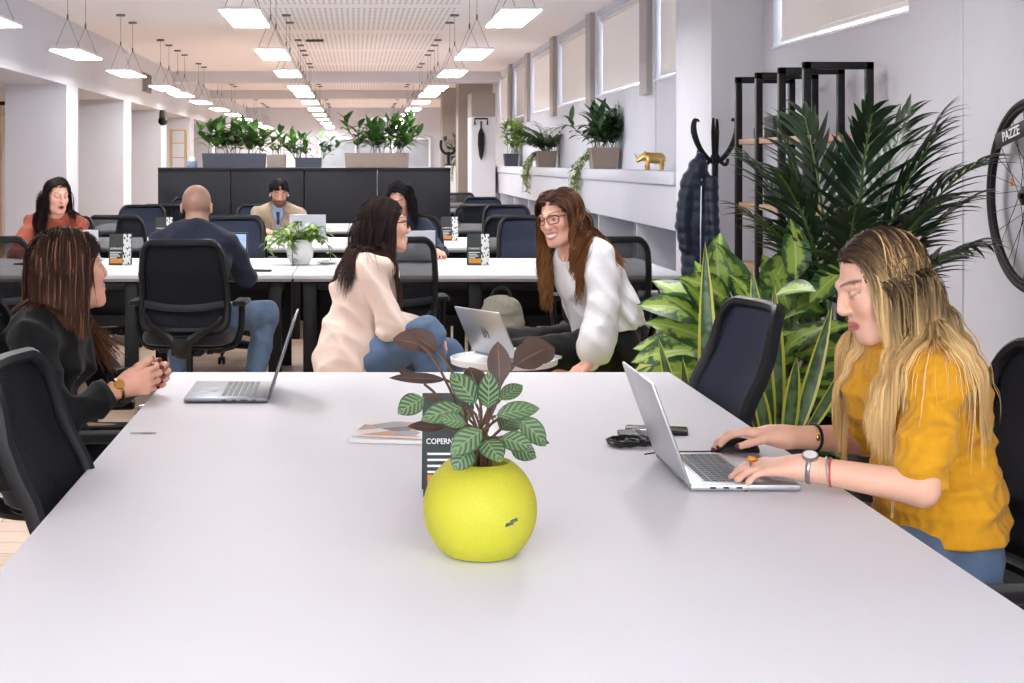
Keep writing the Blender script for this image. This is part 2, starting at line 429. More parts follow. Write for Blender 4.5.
# ------------------------------------------------------------------ signed distance field bodies
class Field:
    def __init__(s, lo, hi, h):
        s.lo, s.h = np.asarray(lo, float), h
        s.n = np.maximum(np.ceil((np.asarray(hi, float) - s.lo) / h).astype(int) + 1, 4)
        s.f = np.full(tuple(s.n), 1.0, dtype=np.float32)
        s.ax = [(s.lo[i] + h * np.arange(s.n[i])).astype(np.float32) for i in range(3)]
    def _sl(s, lo, hi):
        a = np.clip(np.floor((np.asarray(lo) - s.lo) / s.h).astype(int), 0, s.n)
        b = np.clip(np.ceil((np.asarray(hi) - s.lo) / s.h).astype(int) + 1, 0, s.n)
        if np.any(b <= a): return None
        sl = tuple(slice(a[i], b[i]) for i in range(3))
        X = s.ax[0][sl[0]][:, None, None]; Y = s.ax[1][sl[1]][None, :, None]; Z = s.ax[2][sl[2]][None, None, :]
        return sl, X, Y, Z
    def _put(s, sl, d, k, sub):
        f = s.f[sl]
        if sub: f = -f
        if k > 1e-6:
            hh = np.clip(.5 + .5 * (d - f) / k, 0, 1)
            r = d + (f - d) * hh - k * hh * (1 - hh)
        else: r = np.minimum(f, d)
        s.f[sl] = -r if sub else r
    def cap(s, a, b, ra, rb=None, k=.015, sub=False, flat=(False, False)):
        rb = ra if rb is None else rb
        a, b = np.asarray(a, float), np.asarray(b, float); m = max(ra, rb) + 2 * k + 3 * s.h
        g = s._sl(np.minimum(a, b) - m, np.maximum(a, b) + m)
        if g is None: return s
        sl, X, Y, Z = g; ab = b - a; L2 = max(float(ab @ ab), 1e-12)
        t0 = ((X - a[0]) * ab[0] + (Y - a[1]) * ab[1] + (Z - a[2]) * ab[2]) / L2
        t = np.clip(t0, 0, 1)
        d = np.sqrt((X - a[0] - t * ab[0]) ** 2 + (Y - a[1] - t * ab[1]) ** 2 + (Z - a[2] - t * ab[2]) ** 2) - (ra + (rb - ra) * t)
        L = math.sqrt(L2)
        if flat[0]: d = np.maximum(d, -t0 * L)
        if flat[1]: d = np.maximum(d, (t0 - 1) * L)
        s._put(sl, d, k, sub); return s
    def ell(s, c, r, rot=None, k=.015, sub=False):
        c, r = np.asarray(c, float), np.asarray(r, float); m = max(r) + 2 * k + 3 * s.h
        g = s._sl(c - m, c + m)
        if g is None: return s
        sl, X, Y, Z = g; Rm = np.eye(3) if rot is None else np.asarray(rot, float)
        q = [(X - c[0]) * Rm[0, i] + (Y - c[1]) * Rm[1, i] + (Z - c[2]) * Rm[2, i] for i in range(3)]
        k0 = np.sqrt(sum((q[i] / r[i]) ** 2 for i in range(3))); k1 = np.sqrt(sum((q[i] / r[i] ** 2) ** 2 for i in range(3)))
        d = k0 * (k0 - 1) / np.maximum(k1, 1e-6)
        s._put(sl, d, k, sub); return s
    def spine(s, nodes, k=.02):
        """nodes: (centre, lateral unit vector, half width, half depth)"""
        for (a, La, wa, da), (b, Lb, wb, db) in zip(nodes[:-1], nodes[1:]):
            a, b = np.asarray(a, float), np.asarray(b, float); m = max(wa, wb, da, db) + 2 * k + 3 * s.h
            g = s._sl(np.minimum(a, b) - m, np.maximum(a, b) + m)
            if g is None: continue
            sl, X, Y, Z = g; ab = b - a; A = nrm(ab); L2 = float(ab @ ab)
            t = np.clip(((X - a[0]) * ab[0] + (Y - a[1]) * ab[1] + (Z - a[2]) * ab[2]) / L2, 0, 1)
            lat = nrm(np.asarray(La) + np.asarray(Lb)); lat = nrm(lat - A * (lat @ A)); D = np.cross(A, lat)
            q = (X - a[0] - t * ab[0], Y - a[1] - t * ab[1], Z - a[2] - t * ab[2])
            dot = lambda v: q[0] * v[0] + q[1] * v[1] + q[2] * v[2]
            u, v, w = dot(lat), dot(D), dot(A); rw = wa + (wb - wa) * t; rd = da + (db - da) * t
            k0 = np.sqrt((u / rw) ** 2 + (v / rd) ** 2 + (w / rd) ** 2)
            k1 = np.sqrt((u / rw ** 2) ** 2 + (v / rd ** 2) ** 2 + (w / rd ** 2) ** 2)
            s._put(sl, k0 * (k0 - 1) / np.maximum(k1, 1e-6), k, False)
        return s
    def cut(s, o, n, k=0.0):
        """keep the side away from n"""
        n = nrm(n); o = np.asarray(o, float)
        d = (s.ax[0][:, None, None] - o[0]) * n[0] + (s.ax[1][None, :, None] - o[1]) * n[1] + (s.ax[2][None, None, :] - o[2]) * n[2]
        s.f = np.maximum(s.f, d.astype(np.float32)); return s
    def warp(s, fn, band=.03):
        """add fn(x, y, z) to the distance near the surface"""
        i = np.nonzero(np.abs(s.f) < band)
        s.f[i] += fn(s.ax[0][i[0]], s.ax[1][i[1]], s.ax[2][i[2]]).astype(np.float32); return s
    def sample(s, N):
        q = (N - s.lo) / s.h; i = np.floor(q).astype(int); ok = np.all((i >= 0) & (i < s.n - 1), axis=1)
        out = np.ones(len(N)); i = i[ok]; fr = (q[ok] - i)
        v = 0
        for dx in (0, 1):
            for dy in (0, 1):
                for dz in (0, 1):
                    w = (fr[:, 0] if dx else 1 - fr[:, 0]) * (fr[:, 1] if dy else 1 - fr[:, 1]) * (fr[:, 2] if dz else 1 - fr[:, 2])
                    v = v + w * s.f[i[:, 0] + dx, i[:, 1] + dy, i[:, 2] + dz]
        out[ok] = v; return out
    def push_out(s, N, margin):
        for _ in range(2):
            d = s.sample(N); k = np.nonzero(d < margin)[0]
            if len(k) == 0: break
            e = s.h * 1.5; g = np.stack([s.sample(N[k] + e * np.eye(3)[a]) - s.sample(N[k] - e * np.eye(3)[a]) for a in range(3)], 1)
            ln = np.linalg.norm(g, axis=1, keepdims=True); g = g / np.maximum(ln, 1e-6)
            mg = margin if np.isscalar(margin) else margin[k]
            N[k] += g * np.clip(mg - d[k], 0, .04)[:, None]
        return N
    def mesh(s):
        f = s.f
        f[0], f[-1] = np.maximum(f[0], .01), np.maximum(f[-1], .01)
        f[:, 0], f[:, -1] = np.maximum(f[:, 0], .01), np.maximum(f[:, -1], .01)
        f[:, :, 0], f[:, :, -1] = np.maximum(f[:, :, 0], .01), np.maximum(f[:, :, -1], .01)
        S = (f < 0).astype(np.int8)
        n = S[:-1, :-1, :-1].copy()
        for dx in (0, 1):
            for dy in (0, 1):
                for dz in (0, 1):
                    if dx + dy + dz: n += S[dx:S.shape[0] - 1 + dx, dy:S.shape[1] - 1 + dy, dz:S.shape[2] - 1 + dz]
        I = np.nonzero((n > 0) & (n < 8)); m = len(I[0])
        idx = np.full(n.shape, -1, dtype=np.int32); idx[I] = np.arange(m)
        cs = [(dx, dy, dz) for dx in (0, 1) for dy in (0, 1) for dz in (0, 1)]
        val = {c: f[I[0] + c[0], I[1] + c[1], I[2] + c[2]] for c in cs}
        acc = np.zeros((m, 3)); cnt = np.zeros(m)
        for c in cs:
            for a in range(3):
                if c[a]: continue
                e = list(c); e[a] = 1; e = tuple(e)
                va, vb = val[c], val[e]; x = (va < 0) != (vb < 0)
                t = np.where(x, va / np.where(x, va - vb, 1), 0)
                p = np.tile(np.array(c, float), (m, 1)); p[:, a] = t
                acc += p * x[:, None]; cnt += x
        V = (np.stack(I, 1) + acc / cnt[:, None]) * s.h + s.lo
        Fs = []
        for a in range(3):
            b, c = (a + 1) % 3, (a + 2) % 3
            sl0 = [slice(None)] * 3; sl1 = [slice(None)] * 3
            sl0[a] = slice(0, -1); sl1[a] = slice(1, None)
            for q in (b, c):
                sl0[q] = slice(1, -1); sl1[q] = slice(1, -1)
            A, B = S[tuple(sl0)], S[tuple(sl1)]
            E = np.nonzero(A != B); ins = A[E] == 1
            base = [None] * 3
            base[a] = E[a]; base[b] = E[b] + 1; base[c] = E[c] + 1
            def cell(db, dc):
                q = [None] * 3; q[a] = base[a]; q[b] = base[b] + db; q[c] = base[c] + dc
                return idx[tuple(q)]
            quad = np.stack([cell(-1, -1), cell(0, -1), cell(0, 0), cell(-1, 0)], 1)
            quad[~ins] = quad[~ins][:, ::-1]
            Fs.append(quad)
        Fq = np.concatenate(Fs)
        Fq = Fq[(Fq >= 0).all(1)]
        # one light relaxation, tangential noise only
        return V, Fq

def bounds(*pts, m=.15):
    P = np.array([np.asarray(p, float) for p in pts])
    return P.min(0) - m, P.max(0) + m

# ------------------------------------------------------------------ figures
SKIN = mat('skin', (224, 172, 148), .5, attr=True, bump=(220, .06, .002))
SKIN.node_tree.nodes['Principled BSDF'].inputs['Subsurface Weight'].default_value = .12
SKIN.node_tree.nodes['Principled BSDF'].inputs['Subsurface Radius'].default_value = (.01, .004, .002)
HAIR = mat('hair_strands', (60, 40, 30), .6, attr=True, spec=.1)
def lin(c): return np.array(srgb(*c)[:3])

def head_frame(fwd, roll=0.0):
    f = nrm(fwd); r = nrm(np.cross(f, (0, 0, 1.0))); u = np.cross(r, f)
    c, s = math.cos(roll), math.sin(roll)
    r2 = c * r + s * u; u2 = np.cross(r2, f)
    return np.stack([r2, f, u2], 1)            # columns: right, forward, up

def add_head(F, c, Rm, s=1.0, male=False, smile=0.0, mouth_open=0.0, beard=False):
    P = lambda x, y, z: np.asarray(c) + Rm @ (np.array([x, y, z]) * s)
    E = lambda p, r, k=.015, sub=False: F.ell(P(*p), np.array(r) * s, Rm, k * s, sub)
    K = lambda a, b, ra, rb=None, k=.01, sub=False: F.cap(P(*a), P(*b), ra * s, (rb if rb is not None else ra) * s, k * s, sub)
    w = 1.06 if male else 1.0
    E((0, -.014, .034), (.074 * w, .094, .088), .01)
    E((0, .028, -.03), (.057 * w, .062, .078), .03)
    E((0, .045, -.075), (.042 * w, .042, .036), .03)
    E((0, .072, -.1), (.016 * w, .014, .014), .022)                    # chin
    for sx in (-1, 1):
        E((sx * .038, .062, -.022 + .004 * smile), (.02 + .003 * smile, .02, .022), .022)   # cheek
        K((sx * .044 * w, .02, -.075), (sx * .022, .066, -.1), .017, .012, .02)              # jaw
        K((sx * .014, .088, .031), (sx * .046, .072, .03), .009 if not male else .011, .008, .014)   # brow ridge
        E((sx * .032, .096, .01), (.02, .014, .012), .012, True)       # socket
        E((sx * .031, .0755, .009), (.0145, .0125, .0115), .004)       # eye and lids
        E((sx * .078 * w, -.006, -.005), (.009, .018, .031), .006)     # ear
        E((sx * .083 * w, -.001, -.003), (.005, .009, .016), .005, True)
        E((sx * (.012 if male else .0105), .097, -.026), (.009 if male else .0075, .011, .007), .007)          # nostril wing
        K((sx * .026, .083, -.03), (sx * (.034 + .006 * smile), .074, -.062), .002, .002, .014, True) if smile else None
    K((0, .088, .026), (0, .1105 if male else .1075, -.02), .0075, .0105 if male else .0088, .012)           # nose
    E((0, .1, -.03), (.009, .01, .006), .006)
    mw = .021 + .009 * smile
    lift = .007 * smile
    for sx in (-1, 1):
        K((0, .0935, -.0555), (sx * mw, .078 - .006 * smile, -.06 + lift), .0052, .003, .006)
        K((0, .0925, -.068 - .01 * mouth_open - .004 * smile), (sx * mw, .077 - .006 * smile, -.0615 + lift), .0058, .003, .006)
    if mouth_open > .3: E((0, .1, -.063 - .004 * mouth_open), (.015, .022, .005 + .006 * mouth_open), .003, True)
    elif not smile: K((-mw, .084, -.0615), (mw, .084, -.0615), .0018, .0018, .002, True) if False else None
    if beard: E((0, .06, -.085), (.046, .04, .036), .02)
    return F

def head_colours(V, c, Rm, s, base, lips=(176, 96, 88), brow=(70, 48, 36), iris=(70, 60, 50), smile=0.0, stubble=None, closed=False, mouth_open=0.0, col=None, scalp=None, blush=.12):
    q = (V - np.asarray(c)) @ Rm / s
    x, y, z = np.abs(q[:, 0]), q[:, 1], q[:, 2]
    near = (np.linalg.norm(q - np.array([0, .02, 0]), axis=1) < .17) & (y > .02)
    def mix(mask, colr, a):
        k = (np.clip(mask, 0, 1) * a)[:, None]; col[:] = col * (1 - k) + colr * k
    soft = lambda d, w: np.clip(.5 - d / w, 0, 1) * near
    if stubble is not None:
        m = soft(np.maximum(z + .042 - .35 * np.clip(x - .02, 0, 1), -(z + .16)), .02) * (y > .0)
        m = np.maximum(m, soft(np.hypot(x / .03, (z + .05) / .012) - 1, .5) * (y > .06))
        mix(m, lin(stubble), .85)
    if scalp is not None:
        m = np.clip(.5 + (.03 - y) / .03, 0, 1) * np.clip(.5 + (z + .055) / .03, 0, 1) * np.clip(.5 + (.10 - z) / .05, 0, 1) * (np.linalg.norm(q - np.array([0, -.01, .03]), axis=1) < .125) * (x < .078)
        mix(m, lin(scalp), .6)
    mix(soft(np.hypot((x - .04) / .022, (z + .025) / .02) - 1, .8) * (y > .04), lin((214, 120, 104)), blush)
    mw = .021 + .009 * smile
    lz = z - smile * .007 * (x / .03) ** 2
    lip = soft(np.hypot(x / (mw + .004), (lz + .0625 + .004 * mouth_open) / (.0125 + .005 * mouth_open + .004 * smile)) - 1, .25) * (y > .06)
    mix(lip, lin(lips), .85)
    if smile > .4: mix(soft(np.hypot(x / (mw - .001), (lz + .0625) / .0065) - 1, .3) * (y > .06), lin((242, 238, 232)), .95)
    elif mouth_open > .3: mix(soft(np.hypot(x / .014, (z + .064) / (.006 + .004 * mouth_open)) - 1, .4) * (y > .05), lin((70, 25, 25)), .9)
    else: mix(soft(np.abs(z + .062) - .0012, .003) * (x < mw) * (y > .06), lin(tuple(int(v * .5) for v in lips)), .6)
    arc = .0335 + .006 * np.sin(np.clip((x - .012) / .04, 0, 1) * math.pi * .8)
    mix(soft(np.abs(z - arc) - .0032, .003) * (x > .012) * (x < .05) * (y > .045), lin(brow), .85)
    ez = (z - .009)
    if not closed:
        mix(soft(np.hypot((x - .031) / .0135, ez / .0052) - 1, .3) * (y > .06), lin((226, 220, 214)), .9)
        mix(soft(np.hypot((x - .031) / .0062, ez / .0058) - 1, .4) * (y > .06), lin(iris), .95)
    mix(soft(np.abs(ez - (-.003 if closed else .0055) + 40 * (x - .031) ** 2 * (-1 if closed else 1)) - .0017, .0034) * (np.abs(x - .031) < .0155) * (y > .055), lin((30, 22, 20)), .9)
    return col

def add_hand(F, wrist, fdir, pal, thumb, curl=(25, 30, 30, 35), s=1.0, spread=5, thumb_out=40, thumb_curl=15, rw=.026, nails=None, tips=None):
    """fdir: where the fingers point; pal: the way the palm faces; thumb: sideways unit vector towards the thumb"""
    f = nrm(fdir); pal = nrm(np.asarray(pal) - f * np.dot(pal, f)); t = np.cross(pal, f)
    if np.dot(t, thumb) < 0: t = -t
    w = np.asarray(wrist, float)
    offs = (.031, .0105, -.0105, -.030); reach = (.083, .087, .083, .074)
    seg = ((.041, .025, .021), (.046, .029, .022), (.042, .027, .022), (.033, .02, .019))
    rad = (.0092, .0094, .0088, .0078)
    for i in range(4):
        k0 = w + t * offs[i] * .55 * s + f * .012 * s
        kn = w + (f * reach[i] + t * offs[i]) * s
        F.cap(k0, kn, .0155 * s, .0125 * s, .012)
    F.cap(w - f * .01, w + f * .03 * s, rw * .85, rw * .8, .02)
    F.ell(w + (f * .032 + t * .026) * s + pal * .008 * s, np.array((.02, .03, .015)) * s, np.stack([t, f, pal], 1), .012)
    out = []
    for i in range(4):
        p = w + (f * reach[i] + t * offs[i]) * s
        sp = R(spread) * (1.5 - i) / 1.5
        d0 = nrm(f * math.cos(sp) + t * math.sin(sp)); a = R(curl[i]) * .55; r = rad[i] * s
        for j, Ls in enumerate(seg[i]):
            d = nrm(d0 * math.cos(a) + pal * math.sin(a)); q = p + d * Ls * s
            F.cap(p, q, r, r * .9, .0045 if j else .007); p = q; r *= .9; a += R(curl[i]) * (1.0 if j == 0 else .7)
        out.append((p, d))
    p = w + (f * .022 + t * .026) * s
    a = R(thumb_out); d = nrm(f * math.cos(a) + t * math.sin(a) + pal * .35)
    for j, (Ls, r) in enumerate(((.042, .0125), (.034, .0105), (.028, .009))):
        q = p + d * Ls * s; F.cap(p, q, r * s, r * .9 * s, .008 if j == 0 else .004)
        p = q; d = nrm(d + f * math.sin(R(thumb_curl)) + pal * .12)
    out.append((p, d))
    if tips is not None: tips.extend(out)
    return F

class Fig:
    """joints in metres; draws the same body for the skin and, grown, for the clothes"""
    def __init__(s, J, male=False, w=1.0):
        s.J = {k: np.asarray(v, float) for k, v in J.items()}; s.male = male; s.w = w
        J = s.J
        s.hl = nrm(J['hipR'] - J['hipL']); s.sl = nrm(J['shR'] - J['shL'])
    def torso(s, F, g=0.0, k=.03, shoulders=True, bust=True, widths=None):
        J, w = s.J, s.w
        pel = (J['hipL'] + J['hipR']) / 2; up = nrm(J['neck'] - pel)
        wa, ch = J['waist'], J['chest']; nk = J['neck']
        tb = (ch * .35 + nk * .65)
        if s.male: d = [(.165, .115), (.152, .108), (.172, .12), (.165, .1), (.075, .065)]
        else: d = [(.168, .118), (.125, .095), (.143, .108), (.135, .09), (.062, .055)]
        if widths: d = widths
        pts = [pel, wa, ch, tb, nk - up * .01]; lats = [s.hl, nrm(s.hl + s.sl), s.sl, s.sl, s.sl]
        F.spine([(p, l, a * w + g, b * w + g) for p, l, (a, b) in zip(pts, lats, d)], k)
        if shoulders:
            for q in ('shL', 'shR'):
                F.cap(nk * .75 + ch * .25, J[q], .05 * w + g, (.05 if s.male else .042) * w + g, .04)
                F.cap(nk + up * .01, J[q] + (nk - J[q]) * .35, .036 * w + g, .036 * w + g, .04)
        if bust and not s.male:
            fw = np.cross(nrm(nk - pel), s.sl); 
            for sx in (-1, 1): F.ell(ch + s.sl * sx * .066 * w + fw * (.082 * w) + up * .02, np.array((.056, .05, .058)) * w + g * .8, np.stack([s.sl, fw, np.cross(s.sl, fw)], 1), .03)
        return F
    def arm(s, F, sd, g=0.0, upto=2.0, k=.010, flat=True, puff=None):
        J = s.J; sh, el, wr = J['sh' + sd], J['el' + sd], J['wr' + sd]; w = s.w * (1.12 if s.male else 1)
        r = [.048 * w, .037 * w, .036 * w, .0245 * w]
        if puff: r = puff
        if upto <= 1: F.cap(sh, sh + (el - sh) * upto, r[0] + g, r[0] + (r[1] - r[0]) * upto + g, k, flat=(False, flat)); return F
        F.cap(sh, el, r[0] + g, r[1] + g, k)
        t = min(upto - 1, 1)
        F.cap(el, el + (wr - el) * t, r[2] + g, r[2] + (r[3] - r[2]) * t + g, k, flat=(False, flat and g > 0))
        return F
    def leg(s, F, sd, g=0.0, k=.02, upto=2.0, foot=True):
        J, w = s.J, s.w
        hp, kn, an = J['hip' + sd], J['kn' + sd], J['an' + sd]
        F.cap(hp, kn, .085 * w + g, .058 * w + g, k)
        if upto > 1:
            t = min(upto - 1, 1)
            F.cap(kn, kn + (an - kn) * t, .056 * w + g, .056 * w + (.036 - .056) * w * t + g, k, flat=(False, g > 0))
            if t >= 1: F.ell(kn * .68 + an * .32 , (.054 * w + g,) * 3, None, .03)
        if foot and g == 0:
            fw = J.get('toe' + sd)
            if fw is not None:
                F.cap(an + np.array([0, 0, -.02]), fw, .036, .026, .02)
        return F
    def skin(s, F, head, hands):
        J = s.J; c, Rm, hs = head
        s.torso(F)
        F.cap(J['neck'] - nrm(J['neck'] - J['chest']) * .02, np.asarray(c) + Rm @ (np.array([0, -.022, -.055]) * hs), (.057 if s.male else .049) * s.w, (.056 if s.male else .046) * hs, .025)
        for sd in 'LR':
            s.arm(F, sd); s.leg(F, sd)
        for h in hands: add_hand(F, **h)
        return F

def wrinkle(amp, freq, dirv=(0, 0, 1), seed=0):
    """soft cloth folds running across dirv"""
    rg = np.random.RandomState(seed); d = nrm(dirv)
    W = [(nrm(d + rg.normal(0, .55, 3)) * freq * rg.uniform(.6, 1.6), rg.uniform(0, 6.28), rg.uniform(.5, 1)) for _ in range(7)]
    def fn(x, y, z):
        r = 0
        for v, p, a in W:
            q = np.sin(x * v[0] + y * v[1] + z * v[2] + p + 1.5 * np.sin(x * v[1] * .4 + z * v[0] * .4 + p))
            r = r + a * (1 - np.abs(q)) ** 1.0
        return -(r / 3.5 - .55) * amp * 5
    return fn

def cloth_mat(name, rgb, rough=.85, bump=(160, .12, .004), noise=(60, .06), **kw):
    return mat(name, rgb, rough, noise=noise, bump=bump, sheen=.1, **kw)

# ------------------------------------------------------------------ hair
def hair(name, parent, c, Rm, s, n, length, cols, rad=.003, part=0.0, mask=None, seed=1, layer=(.004, .024), grav=.22, stiff=1.0, wave=(0, 40), clump=(60, .6),
         colliders=(), steps=22, face_w=.06, tip_at=.5, cap=True, lift=.25, back=.6, tuck=None, jitter=.25, capz=-.055, line=.072, grad=1.0, d0fn=None, capgrow=.004, face_y=.028, mass=.0065, mass_n=520, mass_h=.005, field=None, cling=-.012):
    rg = np.random.RandomState(seed)
    ec = np.array([0, -.014, .036]); er = np.array([.077, .097, .092])
    Q = []
    while len(Q) < n:
        d = rg.normal(0, 1, 3); d /= np.linalg.norm(d); p = ec + d * er
        hairline = line - .55 * max(0, abs(p[0]) - .04)
        if p[2] < capz: continue
        if p[1] > .055 and p[2] < hairline: continue
        if p[1] > .012 and p[2] < .03: continue
        if mask is not None and not mask(p): continue
        Q.append(p)
    Q = np.array(Q); side = np.where(Q[:, 0] > part, 1.0, -1.0)
    nr = (Q - ec) / er ** 2; nr /= np.linalg.norm(nr, axis=1, keepdims=True)
    d0 = np.stack([side * .9, np.full(n, -back), np.full(n, .1)], 1) + rg.normal(0, jitter, (n, 3)) * .6
    frontal = np.clip((Q[:, 1] - .02) / .05, 0, 1); d0[:, 1] -= frontal * .5
    if d0fn is not None: d0 = d0fn(Q, rg)
    d0 -= nr * (d0 * nr).sum(1, keepdims=True); d0 /= np.linalg.norm(d0, axis=1, keepdims=True); d0 += nr * lift
    Pw = (Q * s) @ Rm.T + np.asarray(c); D = d0 @ Rm.T; D /= np.linalg.norm(D, axis=1, keepdims=True)
    Lh = length(Q, rg) if callable(length) else rg.uniform(length[0], length[1], n)
    lay = rg.uniform(layer[0], layer[1], n); fy = rg.uniform(-.012, .006, n)
    skz = (np.asarray(c) + Rm @ (ec * s))[2]; free = np.ones(n, bool); ds = Lh / (steps - 1); path = [Pw.copy()]
    for i in range(1, steps):
        u = i / (steps - 1)
        D = D * stiff + np.array([0, 0, -1.0]) * (grav * (1 + u) * min(1, .10 + 2.4 * u) * np.where(free, 1, 1.8))[:, None]; D /= np.linalg.norm(D, axis=1, keepdims=True)
        N = path[-1] + D * ds[:, None]
        q = ((N - np.asarray(c)) @ Rm) / s
        inf = er + (lay * min(1, u * 5 + .25))[:, None]
        e = np.sqrt((((q - ec) / inf) ** 2).sum(1)); m = e < 1
        q[m] = ec + (q[m] - ec) / e[m][:, None]
        # cling to the skull until past its widest part
        wz = N[:, 2] - skz
        g = (wz > cling) & (e >= 1) & (e < 1.6) & free
        q[g] = ec + (q[g] - ec) / (e[g] ** .9)[:, None]
        free &= wz > cling
        # lower half of the skull and the face: hang outside them
        lw = (q[:, 2] < .02) & (q[:, 2] > -.14)
        hl = line - .55 * np.maximum(0, np.abs(q[:, 0]) - .03)
        fr = (q[:, 2] < hl) & (q[:, 2] > -.125) & (q[:, 1] > face_y)
        q[fr, 1] += (face_y + fy[fr] - q[fr, 1]) * .3
        fr = lw & (q[:, 1] > -.03) & (np.abs(q[:, 0]) < face_w + lay * .5)
        q[fr, 0] = side[fr] * (face_w + lay[fr] * .5)
        jaw = lw & (q[:, 1] <= .03) & (q[:, 1] > -.07)
        jw = .060 + lay * .6; k = jaw & (np.abs(q[:, 0]) < jw) & (q[:, 1] > -.03); q[k, 0] = side[k] * jw[k]
        N = (q * s) @ Rm.T + np.asarray(c)
        for Fc in ([] if field is None else [field]): N = Fc.push_out(N, .004 + lay * .5)
        for (a, b, r) in colliders:
            a, b = np.asarray(a, float), np.asarray(b, float); ab = b - a
            t = np.clip(((N - a) @ ab) / max(ab @ ab, 1e-9), 0, 1); w = N - a - t[:, None] * ab; dd = np.linalg.norm(w, axis=1); rr = r + lay * .6
            k = dd < rr; N[k] += w[k] / np.maximum(dd[k], 1e-6)[:, None] * (rr - dd)[k][:, None]
        D = N - path[-1]; D /= np.maximum(np.linalg.norm(D, axis=1, keepdims=True), 1e-9)
        path.append(N)
    P = np.stack(path, 1)                                              # n, steps, 3
    U = np.linspace(0, 1, steps)
    if clump:
        g = rg.choice(n, clump[0], replace=False)
        for sd in (-1, 1):
            mine = np.nonzero(side == sd)[0]; gs = g[side[g] == sd]
            if len(gs) == 0: continue
            near = gs[np.argmin(((Q[mine][:, None] - Q[gs][None]) ** 2).sum(2), 1)]
            k = (clump[1] * U ** 1.2)[None, :, None]
            P[mine] = P[mine] * (1 - k) + (P[near] + rg.normal(0, .005, (len(mine), 1, 3))) * k
        ph = np.zeros(n)
    if wave[0]:
        key = np.floor(rg.uniform(0, 6.28, n)); 
        cell = np.floor(Q[:, 0] * 60) * 1.7 + np.floor(Q[:, 1] * 60) * 2.3 + np.floor(Q[:, 2] * 40)
        arc = U[None, :] * Lh[:, None]
        amp = wave[0] * np.clip(U * 2.2 - .35, 0, 1)[None, :]
        a1 = np.sin(arc * wave[1] + cell[:, None]) * amp; a2 = np.cos(arc * wave[1] + cell[:, None]) * amp
        P[:, :, 0] += a1; P[:, :, 1] += a2
    T = np.gradient(P, axis=1); T /= np.maximum(np.linalg.norm(T, axis=2, keepdims=True), 1e-9)
    out = P - np.asarray(c); A = np.cross(T, out); A /= np.maximum(np.linalg.norm(A, axis=2, keepdims=True), 1e-9); B = np.cross(T, A)
    taper = (np.minimum(1, (1 - U) * 2.2 + .12) * np.minimum(1, U * 6 + .6))[None, :, None] * rad * rg.uniform(.6, 1.4, (n, 1, 1))
    tw = (rg.normal(0, .35, (n, 1, 1)) + .25 * np.sin(np.linspace(0, 5, steps)[None, :, None] + rg.uniform(0, 6, (n, 1, 1))))
    A2 = A * np.cos(tw) + B * np.sin(tw)
    ring = np.stack([P + A2 * taper * 1.5, P - A2 * taper * 1.5], 2)    # n, steps, 2, 3
    V = ring.reshape(-1, 3)
    b = (np.arange(n) * steps * 2)[:, None] + (np.arange(steps - 1) * 2)[None, :]
    Fq = np.stack([b, b + 1, b + 3, b + 2], 2).reshape(-1, 4)
    c0, c1 = lin(cols[0]), lin(cols[1]); tt = np.clip((U - tip_at) / max(.05, grad * (1 - tip_at)) + .5, 0, 1)[None, :, None]
    tt = np.clip(tt + rg.normal(0, .12, (n, 1, 1)), 0, 1) * (U[None, :, None] > .08)
    col = (c0 * (1 - tt) + c1 * tt) * rg.uniform(.88, 1.14, (n, 1, 1))
    if len(cols) > 2:
        hl = (rg.uniform(0, 1, n) < .13)[:, None, None] * (U[None, :, None] > .15); col = np.where(hl, lin(cols[2]) * rg.uniform(.8, 1.2, (n, 1, 1)) * np.ones_like(col), col)
    col = np.repeat(col[:, :, None, :], 2, 2).reshape(-1, 3)
    if mass:
        from mathutils.kdtree import KDTree
        lo, hi = P.reshape(-1, 3).min(0) - .03, P.reshape(-1, 3).max(0) + .03
        F = Field(lo, hi, mass_h)
        if cap:
            F.ell(np.asarray(c) + Rm @ (ec * s), (er + capgrow) * s, Rm, 0)
            F.cut(np.asarray(c) + Rm @ (np.array([0, .036, .058]) * s), Rm @ np.array([0, .78, -.62]))
            F.cut(np.asarray(c) + Rm @ (np.array([0, 0, capz]) * s), Rm @ np.array([0, .25, -1.0]))
        low = np.argsort(lay)[:max(20, int(n * .4))]; sub = rg.choice(low, min(len(low), mass_n), replace=False)
        for i in sub:
            for j in range(1, steps - 1, 1):
                t0, t1 = j / (steps - 1), (j + 1) / (steps - 1)
                F.cap(P[i, j], P[i, j + 1], mass * min(1, .55 + t0 * 2, (1 - t0) * 3 + .15), mass * min(1, .55 + t1 * 2, (1 - t1) * 3 + .15), 0)
        F.f = np.clip(F.f, -.02, .02)
        for _ in range(2):
            for ax in range(3):
                F.f = (np.roll(F.f, 1, ax) + F.f * 2 + np.roll(F.f, -1, ax)) * .25
        F.f += .0018
        v2, f2 = F.mesh()
        kd = KDTree(len(sub) * steps); cc = []
        flat = P[sub].reshape(-1, 3); base = c0 * (1 - tt[sub]) + c1 * tt[sub]; base = np.broadcast_to(base, (len(sub), steps, 3)).reshape(-1, 3)
        for i, q in enumerate(flat): kd.insert(q, i)
        kd.balance()
        cm = np.array([np.mean([base[k] for (_, k, _) in kd.find_n(q, 4)], axis=0) for q in v2])
        Fq = np.concatenate([Fq, f2 + len(V)]); V = np.concatenate([V, v2]); col = np.concatenate([col, cm * .85])
    return mesh_obj(name, V, Fq, HAIR, parent, 0, None, col, world=True)

def sdf_obj(name, F, mt, parent, col=None, world=True):
    V, Q = F.mesh()
    return mesh_obj(name, V, Q, mt, parent, 0, None, col, world=world)
